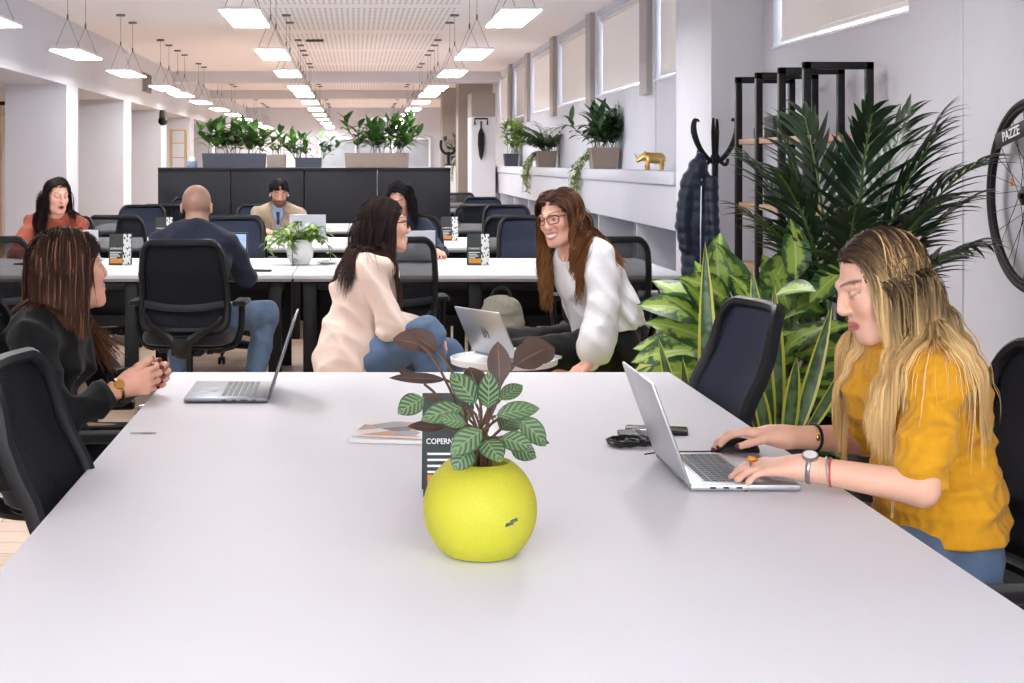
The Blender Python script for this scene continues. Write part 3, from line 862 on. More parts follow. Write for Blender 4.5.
# ------------------------------------------------------------------ the room
XW, CEIL, XL = 2.60, 3.05, -3.30
def struct(name, mb, mt, parent=None, **kw):
    o = mb.build(name, mt, parent, **kw)
    if parent is None: o['kind'] = 'structure'
    return o
Y0, Y1 = -2.0, 46.0
struct('floor', MB().box2((-6.6, Y0, -.1), (XW + .4, Y1, 0)), M['floor'])
struct('ceiling', MB().box2((-6.6, Y0, CEIL), (XW + .4, Y1, CEIL + .12)), M['ceiling'])
# window wall on the right: spans of the openings along the wall
WIN = [(4.05, 6.45), (7.06, 9.35), (10.66, 13.06), (13.62, 16.1), (16.9, 19.3), (19.9, 22.3), (22.8, 24.8), (25.4, 27.4), (30.5, 33.0), (35.5, 38.0)]
SILL = 2.12
w = MB().box2((XW, Y0, 0), (XW + .36, Y1, SILL))
prev = Y0
for a, b in WIN + [(Y1, Y1)]:
    w.box2((XW, prev, SILL), (XW + .36, a, CEIL)); prev = b
for a, b in WIN: w.box2((XW, a, CEIL - .07), (XW + .36, b, CEIL))
struct('wall_right', w, M['wallgrey'])
for i, (a, b) in enumerate(WIN):
    r = bpy.data.objects.new('window_%d' % (i + 1), None); C.objects.link(r); r.location = (XW + .2, (a + b) / 2, SILL); r['kind'] = 'structure'
    W, Hh = b - a, CEIL - .07 - SILL
    f = MB()
    f.box((.08, 0, .03), (.05, W, .06)); f.box((.08, 0, Hh - .03), (.05, W, .06))
    for y in (-W / 2 + .03, 0, W / 2 - .03): f.box((.08, y, Hh / 2), (.05, .06, Hh))
    f.build('window_frame', M['white'], r)
    MB().box((.085, 0, Hh / 2), (.008, W - .06, Hh - .06)).build('glass', M['glass'], r)
    MB().box((-.08, 0, .008), (.26, W, .016), .003).build('sill', M['white'], r)
    bl = MB().box((-.15, 0, Hh / 2 + .035), (.004, W - .05, Hh - .08)).box((-.15, 0, .06), (.02, W - .05, .025), .004)
    bl.tube([(-.15, -W / 2 + .03, Hh - .04), (-.15, W / 2 - .03, Hh - .04)], .03, 10)
    bl.build('roller_blind', M['blind'], r)
# unseen wall behind the camera, its openings added to admit frontal fill daylight
fb = MB().box2((-6.6, Y0 - .2, 0), (XW + .36, Y0, .9)).box2((-6.6, Y0 - .2, 2.7), (XW + .36, Y0, CEIL))
for x in (-6.5, -3.4, -.4, 2.6): fb.box2((x - .25, Y0 - .2, .9), (x + .25, Y0, 2.7))
struct('wall_front', fb, M['wall'])
pl = MB(); prev = None  # added strips between the windows, jamb shade put into their colour
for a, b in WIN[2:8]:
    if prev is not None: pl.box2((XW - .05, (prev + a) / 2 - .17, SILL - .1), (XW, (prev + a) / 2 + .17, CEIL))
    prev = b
struct('trim_2', pl, M['pilaster_shade'])
# seam strips of the wall lining between the windows
sm = MB()
for y in (6.77, 13.34, 16.5): sm.box((XW - .004, y - .35, 1.7), (.01, .012, 2.6))
struct('trim_1', sm, M['wall'])
# thick pier that carries the end of the ledge
XC = 2.27
p = MB().box2((XC, 9.58, 0), (XW, 10.64, CEIL))
struct('wall_pier', p, M['wall'])
# long ledge with open cubbies under it
lg = MB().box2((XC - .02, 10.64, 1.255), (XW, 26.6, 1.35), .004)
lg.box2((XC, 10.64, .93), (XW, 26.6, 1.255))
lg.box2((XC, 10.64, .0), (XW, 26.6, .45))
yy = 10.64
for y in [10.66, 12.2, 14.1, 16.0, 17.9, 19.8, 21.7, 23.6, 25.5, 26.58]: lg.box2((XC + .01, y - .02, .45), (XW, y + .02, .93))
struct('wall_ledge', lg, M['ledge'])
struct('baseboard_right', MB().box2((XC - .015, 10.64, 0), (XC, 26.6, .1)).box2((XW - .015, Y0, 0), (XW, 9.58, .1)), M['wallgrey'])
# column at the end of the ledge, the boxed beam on it, and further piers behind
cl = MB().box2((1.84, 23.9, 0), (2.22, 24.7, 2.14)); struct('wall_column', cl, M['wall'])
bx = MB().box2((1.84, 23.9, 2.14), (2.22, 24.7, 2.52)); struct('wall_beam', bx, M['taupe'])
for i, (x0, y) in enumerate(((1.95, 28.6), (1.9, 33.0))):
    struct('wall_pier_%d' % (i + 2), MB().box2((x0, y, 0), (XW, y + .7, CEIL)), M['taupe'])
lg2 = MB().box2((1.95, 29.4, .0), (XW, 33.0, 1.34)); struct('wall_ledge_2', lg2, M['wall'])
# left side: bulkhead, short cross walls with bright ends
bk = MB().box2((-6.6, Y0, 2.30), (XL, Y1, CEIL)); struct('wall_bulkhead', bk, M['wall'])
for i, y in enumerate((17.1, 21.3, 25.4, 29.8, 34.4)):
    struct('wall_stub_%d' % (i + 1), MB().box2((-4.0 - .25 * i, y, 0), (XL, y + .72, 2.30)), M['wall'])
struct('wall_left', MB().box2((-6.75, Y0, 0), (-6.6, Y1, 2.3)), M['wall'])
# far end: white wall with a wide frosted glazed screen
fw = MB().box2((-6.6, 45.0, 0), (XW, 45.2, CEIL)); struct('wall_back', fw, M['wall'])
sc = thing('glazed_screen', 'frosted grey glass partition at the very end of the office', 'partition', (.55, 44.9, 0))
MB().box((0, 0, 1.70), (3.3, .04, .86)).build('grey_glass', M['frost'], sc); MB().box((0, 0, .64), (3.3, .04, 1.24)).build('white_panel', M['white'], sc)
fr = MB()
for x in (-1.65, -.55, .55, 1.65): fr.box((x, 0, 1.05), (.06, .07, 2.1))
fr.box((0, 0, 2.12), (3.36, .07, .06)); fr.box((0, 0, 1.25), (3.36, .07, .04)); fr.box((0, 0, .04), (3.36, .07, .08)); fr.build('screen_frame', M['white'], sc)
# beams across the far ceiling
for i, y in enumerate((27.0, 34.0)): struct('ceiling_beam_%d' % (i + 1), MB().box2((XL, y, 2.86), (XW, y + .5, CEIL)), M['wall'])
# slatted screen in the first bay
o = thing('slat_screen', 'tall screen of pale timber slats in the bay beyond the first white column', 'screen', (-4.75, 19.2, 0))
s = MB()
for k in range(12): s.box((-.6 + k * .1, 0, 1.1), (.045, .03, 2.1), .004)
s.build('slats', M['wood'], o)
MB().box((-.05, 0, 2.17), (1.25, .06, .05)).build('rail', M['black'], o); MB().box((-.05, 0, .03), (1.25, .06, .06)).build('rail', M['black'], o)
# air grille on the bulkhead
o = thing('air_grille', 'dark square ventilation grille high on the white bulkhead', 'vent', (XL + .012, 23.6, 2.66))
g = MB().box((0, 0, 0), (.02, .86, .3), .004); g.build('grille_frame', M['taupe'], o)
g = MB()
for k in range(8): g.box((.014, 0, -.12 + k * .034), (.012, .8, .018), 0, rot=roty(.5))
g.build('slats', M['vent'], o)
o = thing('mounted_camera', 'small dark dome camera fixed to the wall below the bulkhead', 'camera', (XL + .1, 24.85, 2.10))
MB().ellipsoid((0, 0, 0), (.08, .08, .08)).build('dome', M['black'], o)
MB().lathe([(.06, .04), (.06, .12), (.05, .18)], n=16).build('bracket', M['vent'], o)
# slot diffusers in the ceiling
for i, (x, y, wd) in enumerate(((-.55, 20.0, .24), (-.5, 28.0, .26), (-.46, 36.0, .28))):
    o = thing('ceiling_vent', ('dark slot diffuser set in the ceiling, the one closest to the camera', 'dark slot diffuser set in the ceiling, the middle one of three', 'dark slot diffuser set in the ceiling, deepest in the room')[i], 'vent', (x, y, CEIL - .012))
    MB().box((0, 0, 0), (wd, .16, .02), .003).build('slot_frame', M['vent'], o)
    MB().box((0, -.03, -.011), (wd - .03, .03, .006)).box((0, .03, -.011), (wd - .03, .03, .006)).build('slots', M['black'], o)

# ------------------------------------------------------------------ pendant lamps
def make_lamp():
    r = thing('pendant_panel_light', 'x', 'ceiling light', (0, 0, 2.42))
    w, l = .27, 1.24
    MB().box((0, 0, .012), (w, l, .022), .004).build('housing', M['white'], r)
    MB().box((0, 0, -.002), (w - .012, l - .012, .008)).build('diffuser', M['lamp'], r)
    H = CEIL - 2.42
    for sy in (-1, 1):
        y = sy * l * .36
        for sx in (-1, 1):
            MB().tube([(sx * w * .42, y, .022), (0, y, .3)], .0022, 5).build('wire', M['wire'], r)
        MB().tube([(0, y, .3), (0, y, H - .01)], .0022, 5).tube([(0, y, .28), (0, y, .33)], .008, 6).build('drop_wire', M['wire'], r)
        MB().lathe([(.05, -.02), (.05, 0)], (0, y, H), 14).build('ceiling_rose', M['wire'], r)
    return r
LY = [9.85 + .62, 13.35 + .62, 16.4 + .62, 19.8 + .6, 21.7 + .6, 24.6 + .6, 28.0 + .6, 31.2 + .6, 34.6 + .6, 38 + .6, 41.4 + .6, 44.0]
LY_front = [-1.0, 6.3]
lamp0 = None
ordn = ['first', 'second', 'third', 'fourth', 'fifth', 'sixth', 'seventh', 'eighth', 'ninth', 'tenth', 'eleventh', 'twelfth']
for rn, rx in (('row hung beside the white bulkhead', -2.60), ('row hung above the middle of the desks', -.77), ('row hung along the window side', 1.09)):
    for i, y in enumerate(LY):
        lab = 'white hanging panel light, %s in the %s' % (ordn[i], rn)
        if lamp0 is None:
            lamp0 = make_lamp(); lamp0.location.x, lamp0.location.y = rx, y; lamp0['label'] = lab; lamp0['group'] = 'hanging panel lights'
        else: dup(lamp0, (rx, y, 2.42), 0, lab, 'hanging panel lights')
    for i, y in enumerate(LY_front):
        dup(lamp0, (rx, y, 2.42), 0, 'white hanging panel light over the front table, %s' % rn, 'lights over the front table %s' % rn[9:])
# ------------------------------------------------------------------ desks
def make_desk(name, label, x0, x1, y0, y1, legs, top_r=.004, group=None, post=.08, beam=True):
    cx, cy = (x0 + x1) / 2, (y0 + y1) / 2
    r = thing(name, label, 'desk', (cx, cy, 0), 0, group)
    W, D = x1 - x0, y1 - y0
    MB().box((0, 0, .7285), (W, D, .023), top_r).build('desktop', M['desk'], r)
    MB().box((0, 0, .709), (W - .012, D - .012, .016), .002).build('underside_board', M['deskedge'], r)
    for lx in legs:
        m = MB(); x = lx - cx
        for y in (-D / 2 + .1, D / 2 - .1): m.box((x, y, .345), (post, .06, .69), .004)
        m.box((x, 0, .67), (post, D - .2, .05), .004)
        m.build('leg_frame', M['black'], r)
        for y in (-D / 2 + .1, D / 2 - .1): MB().lathe([(.025, 0), (.028, .012)], (x, y, 0), 12).build('foot', M['blackplastic'], r)
    if beam:
        for y in (-D / 2 + .14, D / 2 - .14): MB().box((0, y, .665), (W - .1, .05, .05), .004).build('beam', M['black'], r)
        MB().box((0, 0, .52), (W - .3, .02, .3), .003).build('modesty_panel', M['black'], r)
        m = MB(); m.box((0, 0, .37), (W - .4, .3, .012), .002).box((0, .15, .4), (W - .4, .012, .07)).box((0, -.15, .4), (W - .4, .012, .07)); m.build('cable_tray', M['black'], r)
    return r
make_desk('meeting_table', 'long white table that fills the front of the room, with a yellow pot on it', -.596, 1.016, 1.15, 4.857, (-.45, .87), beam=False)
RYS = [(9.0, 10.6), (11.95, 13.55), (15.0, 16.6), (20.6, 22.2), (23.6, 25.2), (28.6, 30.2)]
rown = ['in the desk row closest to the front table', 'in the second desk row', 'in the third row before the dark cabinets', 'behind the dark cabinets', 'in the fifth desk row by the column', 'in the last desk row by the ledge']
for i, (a, b) in enumerate(RYS):
    if i < 3: make_desk('bench_desk', 'white bench desk %s, bulkhead side' % rown[i], -2.75, -.384, a, b, (-2.6, -1.36, -.49))
    if i < 3: make_desk('bench_desk', 'white bench desk %s, ledge side' % rown[i], -.38, 1.99, a, b, (-.28, .72, 1.9))
    else: make_desk('bench_desk', 'white bench desk %s' % rown[i], .2, 1.85, a, b, (.3, 1.76))
# slim cable flap in the front table
o = thing('cable_flap', 'thin grey cable outlet flush in the table top near the seated woman in black', 'cable outlet', (-.533, 3.757, .7405))
MB().box((0, 0, 0), (.064, .022, .002), .001).build('lid', M['deskedge'], o)
MB().box((.01, -.007, .0014), (.03, .004, .001)).build('brush_slot', M['ink'], o)

# ------------------------------------------------------------------ dark cabinets that close the third row
for i in range(4):
    x0 = -2.32 + i * .857
    r = thing('storage_cabinet', 'charcoal storage cabinet under the planters, %s from the bulkhead side' % ('first', 'second', 'third', 'fourth')[i], 'cabinet', (x0 + .4285, 17.75, 0), 0, 'charcoal cabinets')
    MB().box((0, 0, .69), (.849, .42, 1.26), .003).build('carcass', M['cabinet'], r)
    MB().box((0, 0, .03), (.81, .38, .06)).build('plinth', M['black'], r)
    MB().box((0, 0, 1.338), (.853, .44, .034), .004).build('top_board', M['cabinet'], r)
    MB().box((0, -.2145, .68), (.842, .01, 1.2), .002).build('back_panel', M['cabinet'], r)
    for sx in (-1, 1):
        d = MB().box((sx * .211, .216, .7), (.415, .016, 1.2), .003).build('door', M['cabinet'], r)
        MB().box((sx * .04, .232, .8), (.012, .02, .16), .003).build('handle', M['chrome'], d)

# ------------------------------------------------------------------ office chairs
def chair_surface(u, v, push=0.0):
    wv = .235 - .018 * (2 * v - 1) ** 2 - .02 * v
    x = u * wv
    y = -.205 - .10 * v ** 1.3 + .035 * math.sin(math.pi * min(1, v * 1.5)) + .045 * abs(u) ** 2.2 + push
    return np.array([x, y, .53 + .47 * v])
def make_chair(net='net', arms=.663):
    r = thing('office_chair', 'x', 'chair')
    # outline of the back: a rounded rectangle in (u, v)
    path = []
    rr = .24
    for cx, cy, a0 in ((1 - rr, 1 - rr * .62, 0), (-1 + rr, 1 - rr * .62, 90), (-1 + rr, rr * .5, 180), (1 - rr, rr * .5, 270)):
        for k in range(7):
            a = R(a0 + k * 15); path.append((cx + rr * math.cos(a), cy + (rr * .62 if a0 < 180 else rr * .5) * math.sin(a)))
    full = []
    for (a, b), (c, d) in zip(path, path[1:] + path[:1]):
        m = max(1, int(max(abs(a - c) / .25, abs(b - d) / .12)))
        full += [(a + (c - a) * t / m, b + (d - b) * t / m) for t in range(m)]
    MB().tube([chair_surface(u, v, -.004) for u, v in full], [.017 + .006 * (v < .3) for u, v in full], 8, closed=True, flat=1.25).build('backrest_frame', M['blackplastic'], r)
    lim = lambda v: 1.0 - (max(0, (v - (1 - rr * .62)) / (rr * .62)) ** 2.2) * rr - (max(0, (rr * .5 - v) / (rr * .5)) ** 2.2) * rr
    MB().grid(lambda a, b: chair_surface((2 * a - 1) * lim(b) * .985, .01 + b * .98), 14, 18).build('backrest_net', M[net], r, sharp=0, solid=.004)
    # lumbar bar and the wide forked bracket that carries the back
    MB().tube([chair_surface(u, .30 - .05 * (1 - u * u), -.022) for u in np.linspace(-.93, .93, 13)], .011, 6, flat=2.0, up=(0, 1, 0)).build('lumbar_bar', M['blackplastic'], r)
    b = MB()
    for sx in (-1, 1):
        b.tube(bez(chair_surface(sx * .9, .14, -.015), chair_surface(sx * .8, -.01, -.05), (sx * .06, -.30, .53), (sx * .03, -.285, .455), 10), [.017] * 5 + [.02, .023, .026, .028, .03], 8, flat=.8)
    b.tube(bez((0, -.29, .50), (0, -.30, .40), (0, -.20, .385), (0, -.02, .40), 9), [.05, .055, .055, .05, .048, .046, .046, .05, .055], 8, flat=.55, up=(1, 0, 0))
    b.box((0, .01, .405), (.17, .26, .05), .015)
    b.build('back_bracket', M['blackplastic'], r)
    # seat: a waterfall cushion on a shell
    def seat(z0, z1, sx, sy, dip):
        m = MB(); n = 36; rings = []
        for t, zz in ((0, z0), (.0, z0 + .008), (.5, (z0 + z1) / 2), (1, z1 - .016), (.94, z1 - .004), (.8, z1)):
            pass
        prof = [(.90, z0), (.97, z0 + .010), (1.0, (z0 + z1) / 2), (.985, z1 - .016), (.95, z1 - .005), (.86, z1), (.5, z1 - dip), (.02, z1 - dip)]
        vs, fs = [], []
        for q, z in prof:
            for k in range(n):
                a = 2 * math.pi * k / n; c, s_ = math.cos(a), math.sin(a)
                x = sx * math.copysign(abs(c) ** .55, c) * q; y = sy * math.copysign(abs(s_) ** .55, s_) * q
                fall = -.022 * max(0, (y / sy - .55) / .45) ** 2
                vs.append((x, y + .015, z + fall))
        for i in range(len(prof) - 1):
            for k in range(n):
                l = (k + 1) % n; fs.append([i * n + k, i * n + l, (i + 1) * n + l, (i + 1) * n + k])
        fs.append(list(range(n))[::-1]); fs.append([(len(prof) - 1) * n + k for k in range(n)])
        return m.add(vs, fs)
    seat(.445, .515, .245, .24, .008).build('seat', M['cushion'], r)
    seat(.425, .448, .225, .22, 0).build('seat_shell', M['blackplastic'], r)
    MB().lathe([(.03, .10), (.03, .25), (.018, .25), (.018, .40), (.045, .40), (.045, .42)], n=16).build('gas_column', M['black'], r)
    st = MB().lathe([(.045, .07), (.05, .085), (.042, .125), (.03, .13)], n=16)
    for k in range(5):
        a = R(90 + 72 * k); d = np.array([math.cos(a), math.sin(a), 0])
        st.tube([d * .03 + (0, 0, .105), d * .16 + (0, 0, .098), d * .305 + (0, 0, .072)], [.026, .021, .014], 8, flat=.8)
    st.build('star_base', M['chrome'] if net == 'net' else M['black'], r)
    for k in range(5):
        a = R(90 + 72 * k); d = np.array([math.cos(a), math.sin(a), 0]); t = np.array([-d[1], d[0], 0])
        rot = np.stack([np.cross(t, (0, 0, 1)), np.array([0, 0, 1.0]), t], 1)
        c = MB()
        for sgn in (-1, 1): c.lathe([(.008, -.009), (.024, -.009), (.027, -.004), (.027, .006), (.02, .009)], d * .30 + t * .014 * sgn + (0, 0, .027), 14, rot)
        c.tube([d * .305 + (0, 0, .075), d * .305 + (0, 0, .05), d * .30 + (0, 0, .03)], .009, 6)
        c.build('caster', M['blackplastic'], r)
    if arms:
        for sx in (-1, 1):
            a = MB().tube(bez((sx * .12, .0, .415), (sx * .26, .0, .40), (sx * .285, .0, .44), (sx * .285, -.005, arms - .013), 10), .018, 8, flat=1.6, up=(1, 0, 0))
            o = a.build('armrest', M['blackplastic'], r)
            MB().box((sx * .28, .02, arms), (.075, .24, .028), .012, seg=3).build('arm_pad', M['cushion'], o)
    return r
CH = {}
def chair(x, y, face, label, net='net', arms=.663, group=None):
    """face: heading in degrees the sitter looks at, 0 = away from the camera (+Y), 90 = towards the window side"""
    key = (net, arms)
    if key not in CH:
        CH[key] = make_chair(net, arms); o = CH[key]
        o.location = (x, y, 0); o.rotation_euler = (0, 0, R(-face)); o['label'] = label
        if group: o['group'] = group
        return o
    return dup(CH[key], (x, y, 0), R(-face), label, group)
G = 'black mesh office chairs'
# around the front table
chair(-.44, 3.10, 92, 'empty black office chair tucked in beside the near corner of the white table', 'net', group=G)
chair(-.80, 4.40, 84, 'black office chair the woman in the black jacket sits on', 'net', group=G)
chair(.89, 4.34, 264, 'empty black office chair in front of the leafy plants, pushed up to the front table', 'netblue', False, group=G)
chair(1.27, 3.26, 264, 'black office chair the woman in the mustard sweater sits on', 'net', .56, group=G)
# near side of row one
chair(-2.0, 8.45, 0, 'black office chair at the front desk row beside the bulkhead side end', 'netopen', group=G)
chair(-.90, 8.12, 3, 'black office chair with chrome base that the bald man sits on', 'net', group=G)
chair(.20, 8.38, -3, 'black open mesh chair behind the woman in the cream blazer', 'netopen', group=G)
chair(1.39, 8.42, 3, 'black open mesh chair behind the woman in the white blouse', 'netopen', group=G)
# far side of row one
chair(-2.15, 10.92, 176, 'black office chair the woman in the rust sweater sits on', 'netblue', group=G)
chair(-.92, 10.82, 184, 'navy mesh chair facing the bald man across the front desk row', 'netblue', group=G)
chair(.42, 11.0, 180, 'black office chair the dark haired woman in navy sits on', 'netblue', group=G)
chair(1.28, 10.85, 178, 'navy mesh chair across the front desk row, beside the woman in the white blouse', 'netblue', group=G)
# row two
chair(-1.83, 11.72, 2, 'black mesh chair behind the tent card, near side of the second desk row', 'netopen', group=G)
chair(-.93, 11.68, -3, 'black framed mesh chair behind the bald man, near side of the second desk row', 'netopen', group=G)
chair(1.20, 11.70, 0, 'black framed chair by the ledge, near side of the second desk row', 'netopen', group=G)
chair(-2.02, 13.88, 182, 'dark mesh chair across the second desk row on the bulkhead side', 'netblue', group=G)
chair(-.92, 14.05, 180, 'dark chair the man in the beige blazer sits on', 'netblue', group=G)
chair(1.42, 13.9, 180, 'navy mesh chair by the ledge, far side of the second desk row', 'netblue', group=G)
# row three
chair(-1.86, 14.72, 0, 'black framed chair at the near side of the third desk row on the bulkhead side', 'netopen', group=G)
chair(1.18, 14.72, 0, 'black framed chair by the ledge, near side of the third desk row', 'netopen', group=G)
chair(-1.9, 17.0, 180, 'navy chair between the third desk row and the first dark cabinet', 'netblue', group=G)
chair(1.45, 17.0, 180, 'navy chair by the ledge, far side of the third desk row', 'netblue', group=G)
chair(1.36, 20.2, 0, 'black chair behind the dark cabinets at the ledge side', 'netopen', group=G)
# ------------------------------------------------------------------ plants
def leaf(mb, base, d, up, L, W, bend=.5, nl=7, nw=2, shape=.45, fold=.15, tip=1.6, curl=0.0):
    """a leaf blade with its own midrib curve; uv: u along, v across"""
    d = nrm(d); up = np.asarray(up, float); side = np.cross(d, up)
    if np.linalg.norm(side) < .05: side = np.cross(d, (1.0, 0, .2))
    side = nrm(side); nn = nrm(np.cross(side, d)); vs, uv = [], []
    p = np.asarray(base, float).copy(); ds = L / nl; a = 0.0
    for i in range(nl + 1):
        t = i / nl
        w = W * .5 * (math.sin(math.pi * min(1, t / (2 * shape)) / 1.0) if t < shape else max(0, 1 - ((t - shape) / (1 - shape)) ** tip)) if t < shape else W * .5 * max(0, 1 - ((t - shape) / (1 - shape)) ** tip)
        if t < shape: w = W * .5 * math.sin(math.pi / 2 * t / shape) ** .8
        dd = d * math.cos(a) - nn * math.sin(a); n2 = nn * math.cos(a) + d * math.sin(a)
        for j in range(-nw, nw + 1):
            q = j / nw
            vs.append(p + side * w * q + n2 * (fold * w * abs(q) - curl * w * q * q)); uv.append((t, .5 + .5 * q))
        p = p + dd * ds; a += bend / nl
    k = 2 * nw + 1
    fs = [[i * k + j, i * k + j + 1, (i + 1) * k + j + 1, (i + 1) * k + j] for i in range(nl) for j in range(k - 1)]
    mb.add(vs, fs, uv); return p

def rv(rg, *a): return rg.uniform(*a)

def box_planter(name, label, cat, loc, size, mt, taper=.86, rz=0.0, group=None):
    r = thing(name, label, cat, loc, rz, group); w, d, h = size
    m = MB(); t = .012
    def ring(q, z, ins): return [(sx * (w / 2 * q - ins), sy * (d / 2 * q - ins), z) for sx, sy in ((-1, -1), (1, -1), (1, 1), (-1, 1))]
    rings = [ring(taper, 0, 0), ring(1, h, 0), ring(1, h, t), ring(taper + (1 - taper) * .8, h * .8, t)]
    vs = [v for q in rings for v in q]; fs = [[3, 2, 1, 0]]
    for i in range(3):
        for k in range(4): fs.append([i * 4 + k, i * 4 + (k + 1) % 4, (i + 1) * 4 + (k + 1) % 4, (i + 1) * 4 + k])
    m.add(vs, fs); m.build('planter_box', mt, r, sharp=20)
    MB().box((0, 0, h * .84), (w * .94 - 2 * t, d * .94 - 2 * t, h * .06)).build('soil', M['soil'], r)
    return r

def bush(parent, w, d, h0, H, n, seed, mt='lf_dark', L=(.12, .2), W=(.04, .07), stems=14, spread=1.0, bend=(.4, 1.1), lean=.5, shape=.4, xmax=None):
    rg = random.Random(seed); f, s = MB(), MB()
    for k in range(stems):
        bx, by = rv(rg, -w / 2, w / 2) * .8, rv(rg, -d / 2, d / 2) * .7
        hh = H * rv(rg, .55, 1.0); tx = bx * (1 + spread * .4) + rv(rg, -1, 1) * lean * H * .5; ty = by + rv(rg, -1, 1) * lean * H * .4
        pts = bez((bx, by, h0), (bx, by, h0 + hh * .4), (tx, ty, h0 + hh * .6), (tx, ty, h0 + hh), 6)
        s.tube(pts, .004, 5)
        m = max(2, n // stems)
        for i in range(m):
            t = .25 + .75 * (i + rg.random()) / m; j = min(4, int(t * 5)); fr = t * 5 - j
            p = pts[j] * (1 - fr) + pts[j + 1] * fr
            a = rv(rg, 0, 2 * math.pi); el = rv(rg, .1, .9) + (.5 if t > .85 else 0)
            dd = np.array([math.cos(a) * math.cos(el), math.sin(a) * math.cos(el), math.sin(el)])
            leaf(f, p, dd, (0, 0, 1), rv(rg, *L), rv(rg, *W), rv(rg, *bend), 5, 1, shape)
    if xmax is not None:
        for q in f.v + s.v: q[0] = min(q[0], xmax - .02 * math.tanh(max(0, q[0] - xmax)))
    f.build('foliage', M[mt], parent, sharp=0, uv=True); s.build('stems', M['stem'], parent)

def vine_tails(parent, starts, seed, mt='lf_var', n=16, L=.045):
    """strands that spill over the edge and hang"""
    rg = random.Random(seed); f, s = MB(), MB()
    for (p0, p1, drop) in starts:
        p0, p1 = np.array(p0, float), np.array(p1, float)
        pts = bez(p0, p0 * .5 + p1 * .5 + (0, 0, .05), p1 + (0, 0, .02), p1 + (rv(rg, -.02, .02), rv(rg, -.03, .03), -drop), 10)
        s.tube(pts, .0025, 4)
        for i in range(n):
            t = (i + rg.random()) / n * 8.99; j = int(t); p = pts[j] * (1 - t + j) + pts[j + 1] * (t - j)
            a = rv(rg, 0, 6.28); leaf(f, p, (math.cos(a), math.sin(a), rv(rg, -.7, .2)), (0, 0, 1), L * rv(rg, .7, 1.3), L * rv(rg, .5, .8), .6, 4, 1, .4)
    f.build('trailing_leaves', M[mt], parent, sharp=0, uv=True); s.build('trailing_stems', M['stem'], parent)

def fern(parent, h0, n, L, seed, mt='lf_mid', droop=1.5, w=.16, lw=.028, dirs=None):
    rg = random.Random(seed); f, s = MB(), MB()
    for k in range(n):
        a = rv(rg, 0, 6.28) if dirs is None else dirs(rg); el = rv(rg, .9, 1.48); ll = L * rv(rg, .65, 1.1)
        d = np.array([math.cos(a) * math.cos(el), math.sin(a) * math.cos(el), math.sin(el)]); p = np.array([math.cos(a) * .03, math.sin(a) * .03, h0])
        pts = [p]; hd = np.array([math.cos(a), math.sin(a), 0]); e = el
        for i in range(12):
            e -= droop / 12; p = p + (hd * math.cos(e) + np.array([0, 0, 1.0]) * math.sin(e)) * ll / 12; pts.append(p)
        s.tube(pts, .003, 4); side = np.cross(hd, (0, 0, 1.0))
        for i in range(3, 13):
            t = i / 12; wl = w * math.sin(math.pi * min(1, t * .95)) ** .7 + .01
            for sg in (-1, 1):
                leaf(f, pts[i], side * sg + hd * .45 + np.array([0, 0, -.1]), (0, 0, 1), wl * rv(rg, .8, 1.1), lw, .5, 4, 1, .35)
    f.build('fronds', M[mt], parent, sharp=0, uv=True); s.build('frond_stems', M['stem'], parent)

# planters on the dark cabinets (top at 1.355)
CT = 1.357
o = box_planter('planter', 'slate grey trough planter on the cabinets, on the bulkhead side', 'planter', (-1.435, 17.72, CT), (.74, .3, .165), M['navypot'], .97)
bush(o, .78, .28, .14, .36, 260, 11, 'lf_mid', (.16, .27), (.06, .10), 22, lean=.9)
o = box_planter('planter', 'small taupe planter between the two slate troughs on the cabinets', 'planter', (-.94, 17.74, CT), (.22, .28, .15), M['taupepot'], .95)
bush(o, .22, .22, .12, .30, 60, 12, 'lf_light', (.08, .14), (.03, .05), 8)
o = box_planter('planter', 'short slate planter in the middle of the cabinet tops', 'planter', (-.56, 17.72, CT), (.31, .28, .115), M['navypot'], .97)
bush(o, .5, .24, .10, .28, 150, 13, 'lf_mid', (.11, .18), (.04, .065), 14, lean=.9)
o = box_planter('planter', 'long taupe trough planter with tall greenery on the cabinets, on the ledge side', 'planter', (.245, 17.72, CT), (.76, .3, .17), M['taupepot'], .97)
bush(o, .78, .28, .15, .42, 300, 14, 'lf_mid', (.15, .26), (.055, .09), 24, lean=.8)
lil = MB(); rg = random.Random(3)
for k in range(5):
    x = rv(rg, -.3, .3); lil.tube([(x, 0, .2), (x + .02, -.02, .5)], .003, 4)
    leaf(lil, (x + .02, -.02, .5), (.1, -.3, 1), (0, -1, .3), .1, .05, .3, 5, 1, .4)
lil.build('white_flowers', M['paper'], o, sharp=0)
o = thing('tissue_box', 'small pale blue box on the first dark cabinet beside the slate trough', 'box', (-1.94, 17.7, CT))
MB().box((0, 0, .035), (.12, .12, .07), .006).build('box_body', M['blue_thing'], o)
leafm = MB(); leaf(leafm, (0, 0, .07), (.2, .1, 1), (0, -1, 0), .06, .08, .4, 4, 2, .6); leafm.build('tissue', M['paper'], o, sharp=0)

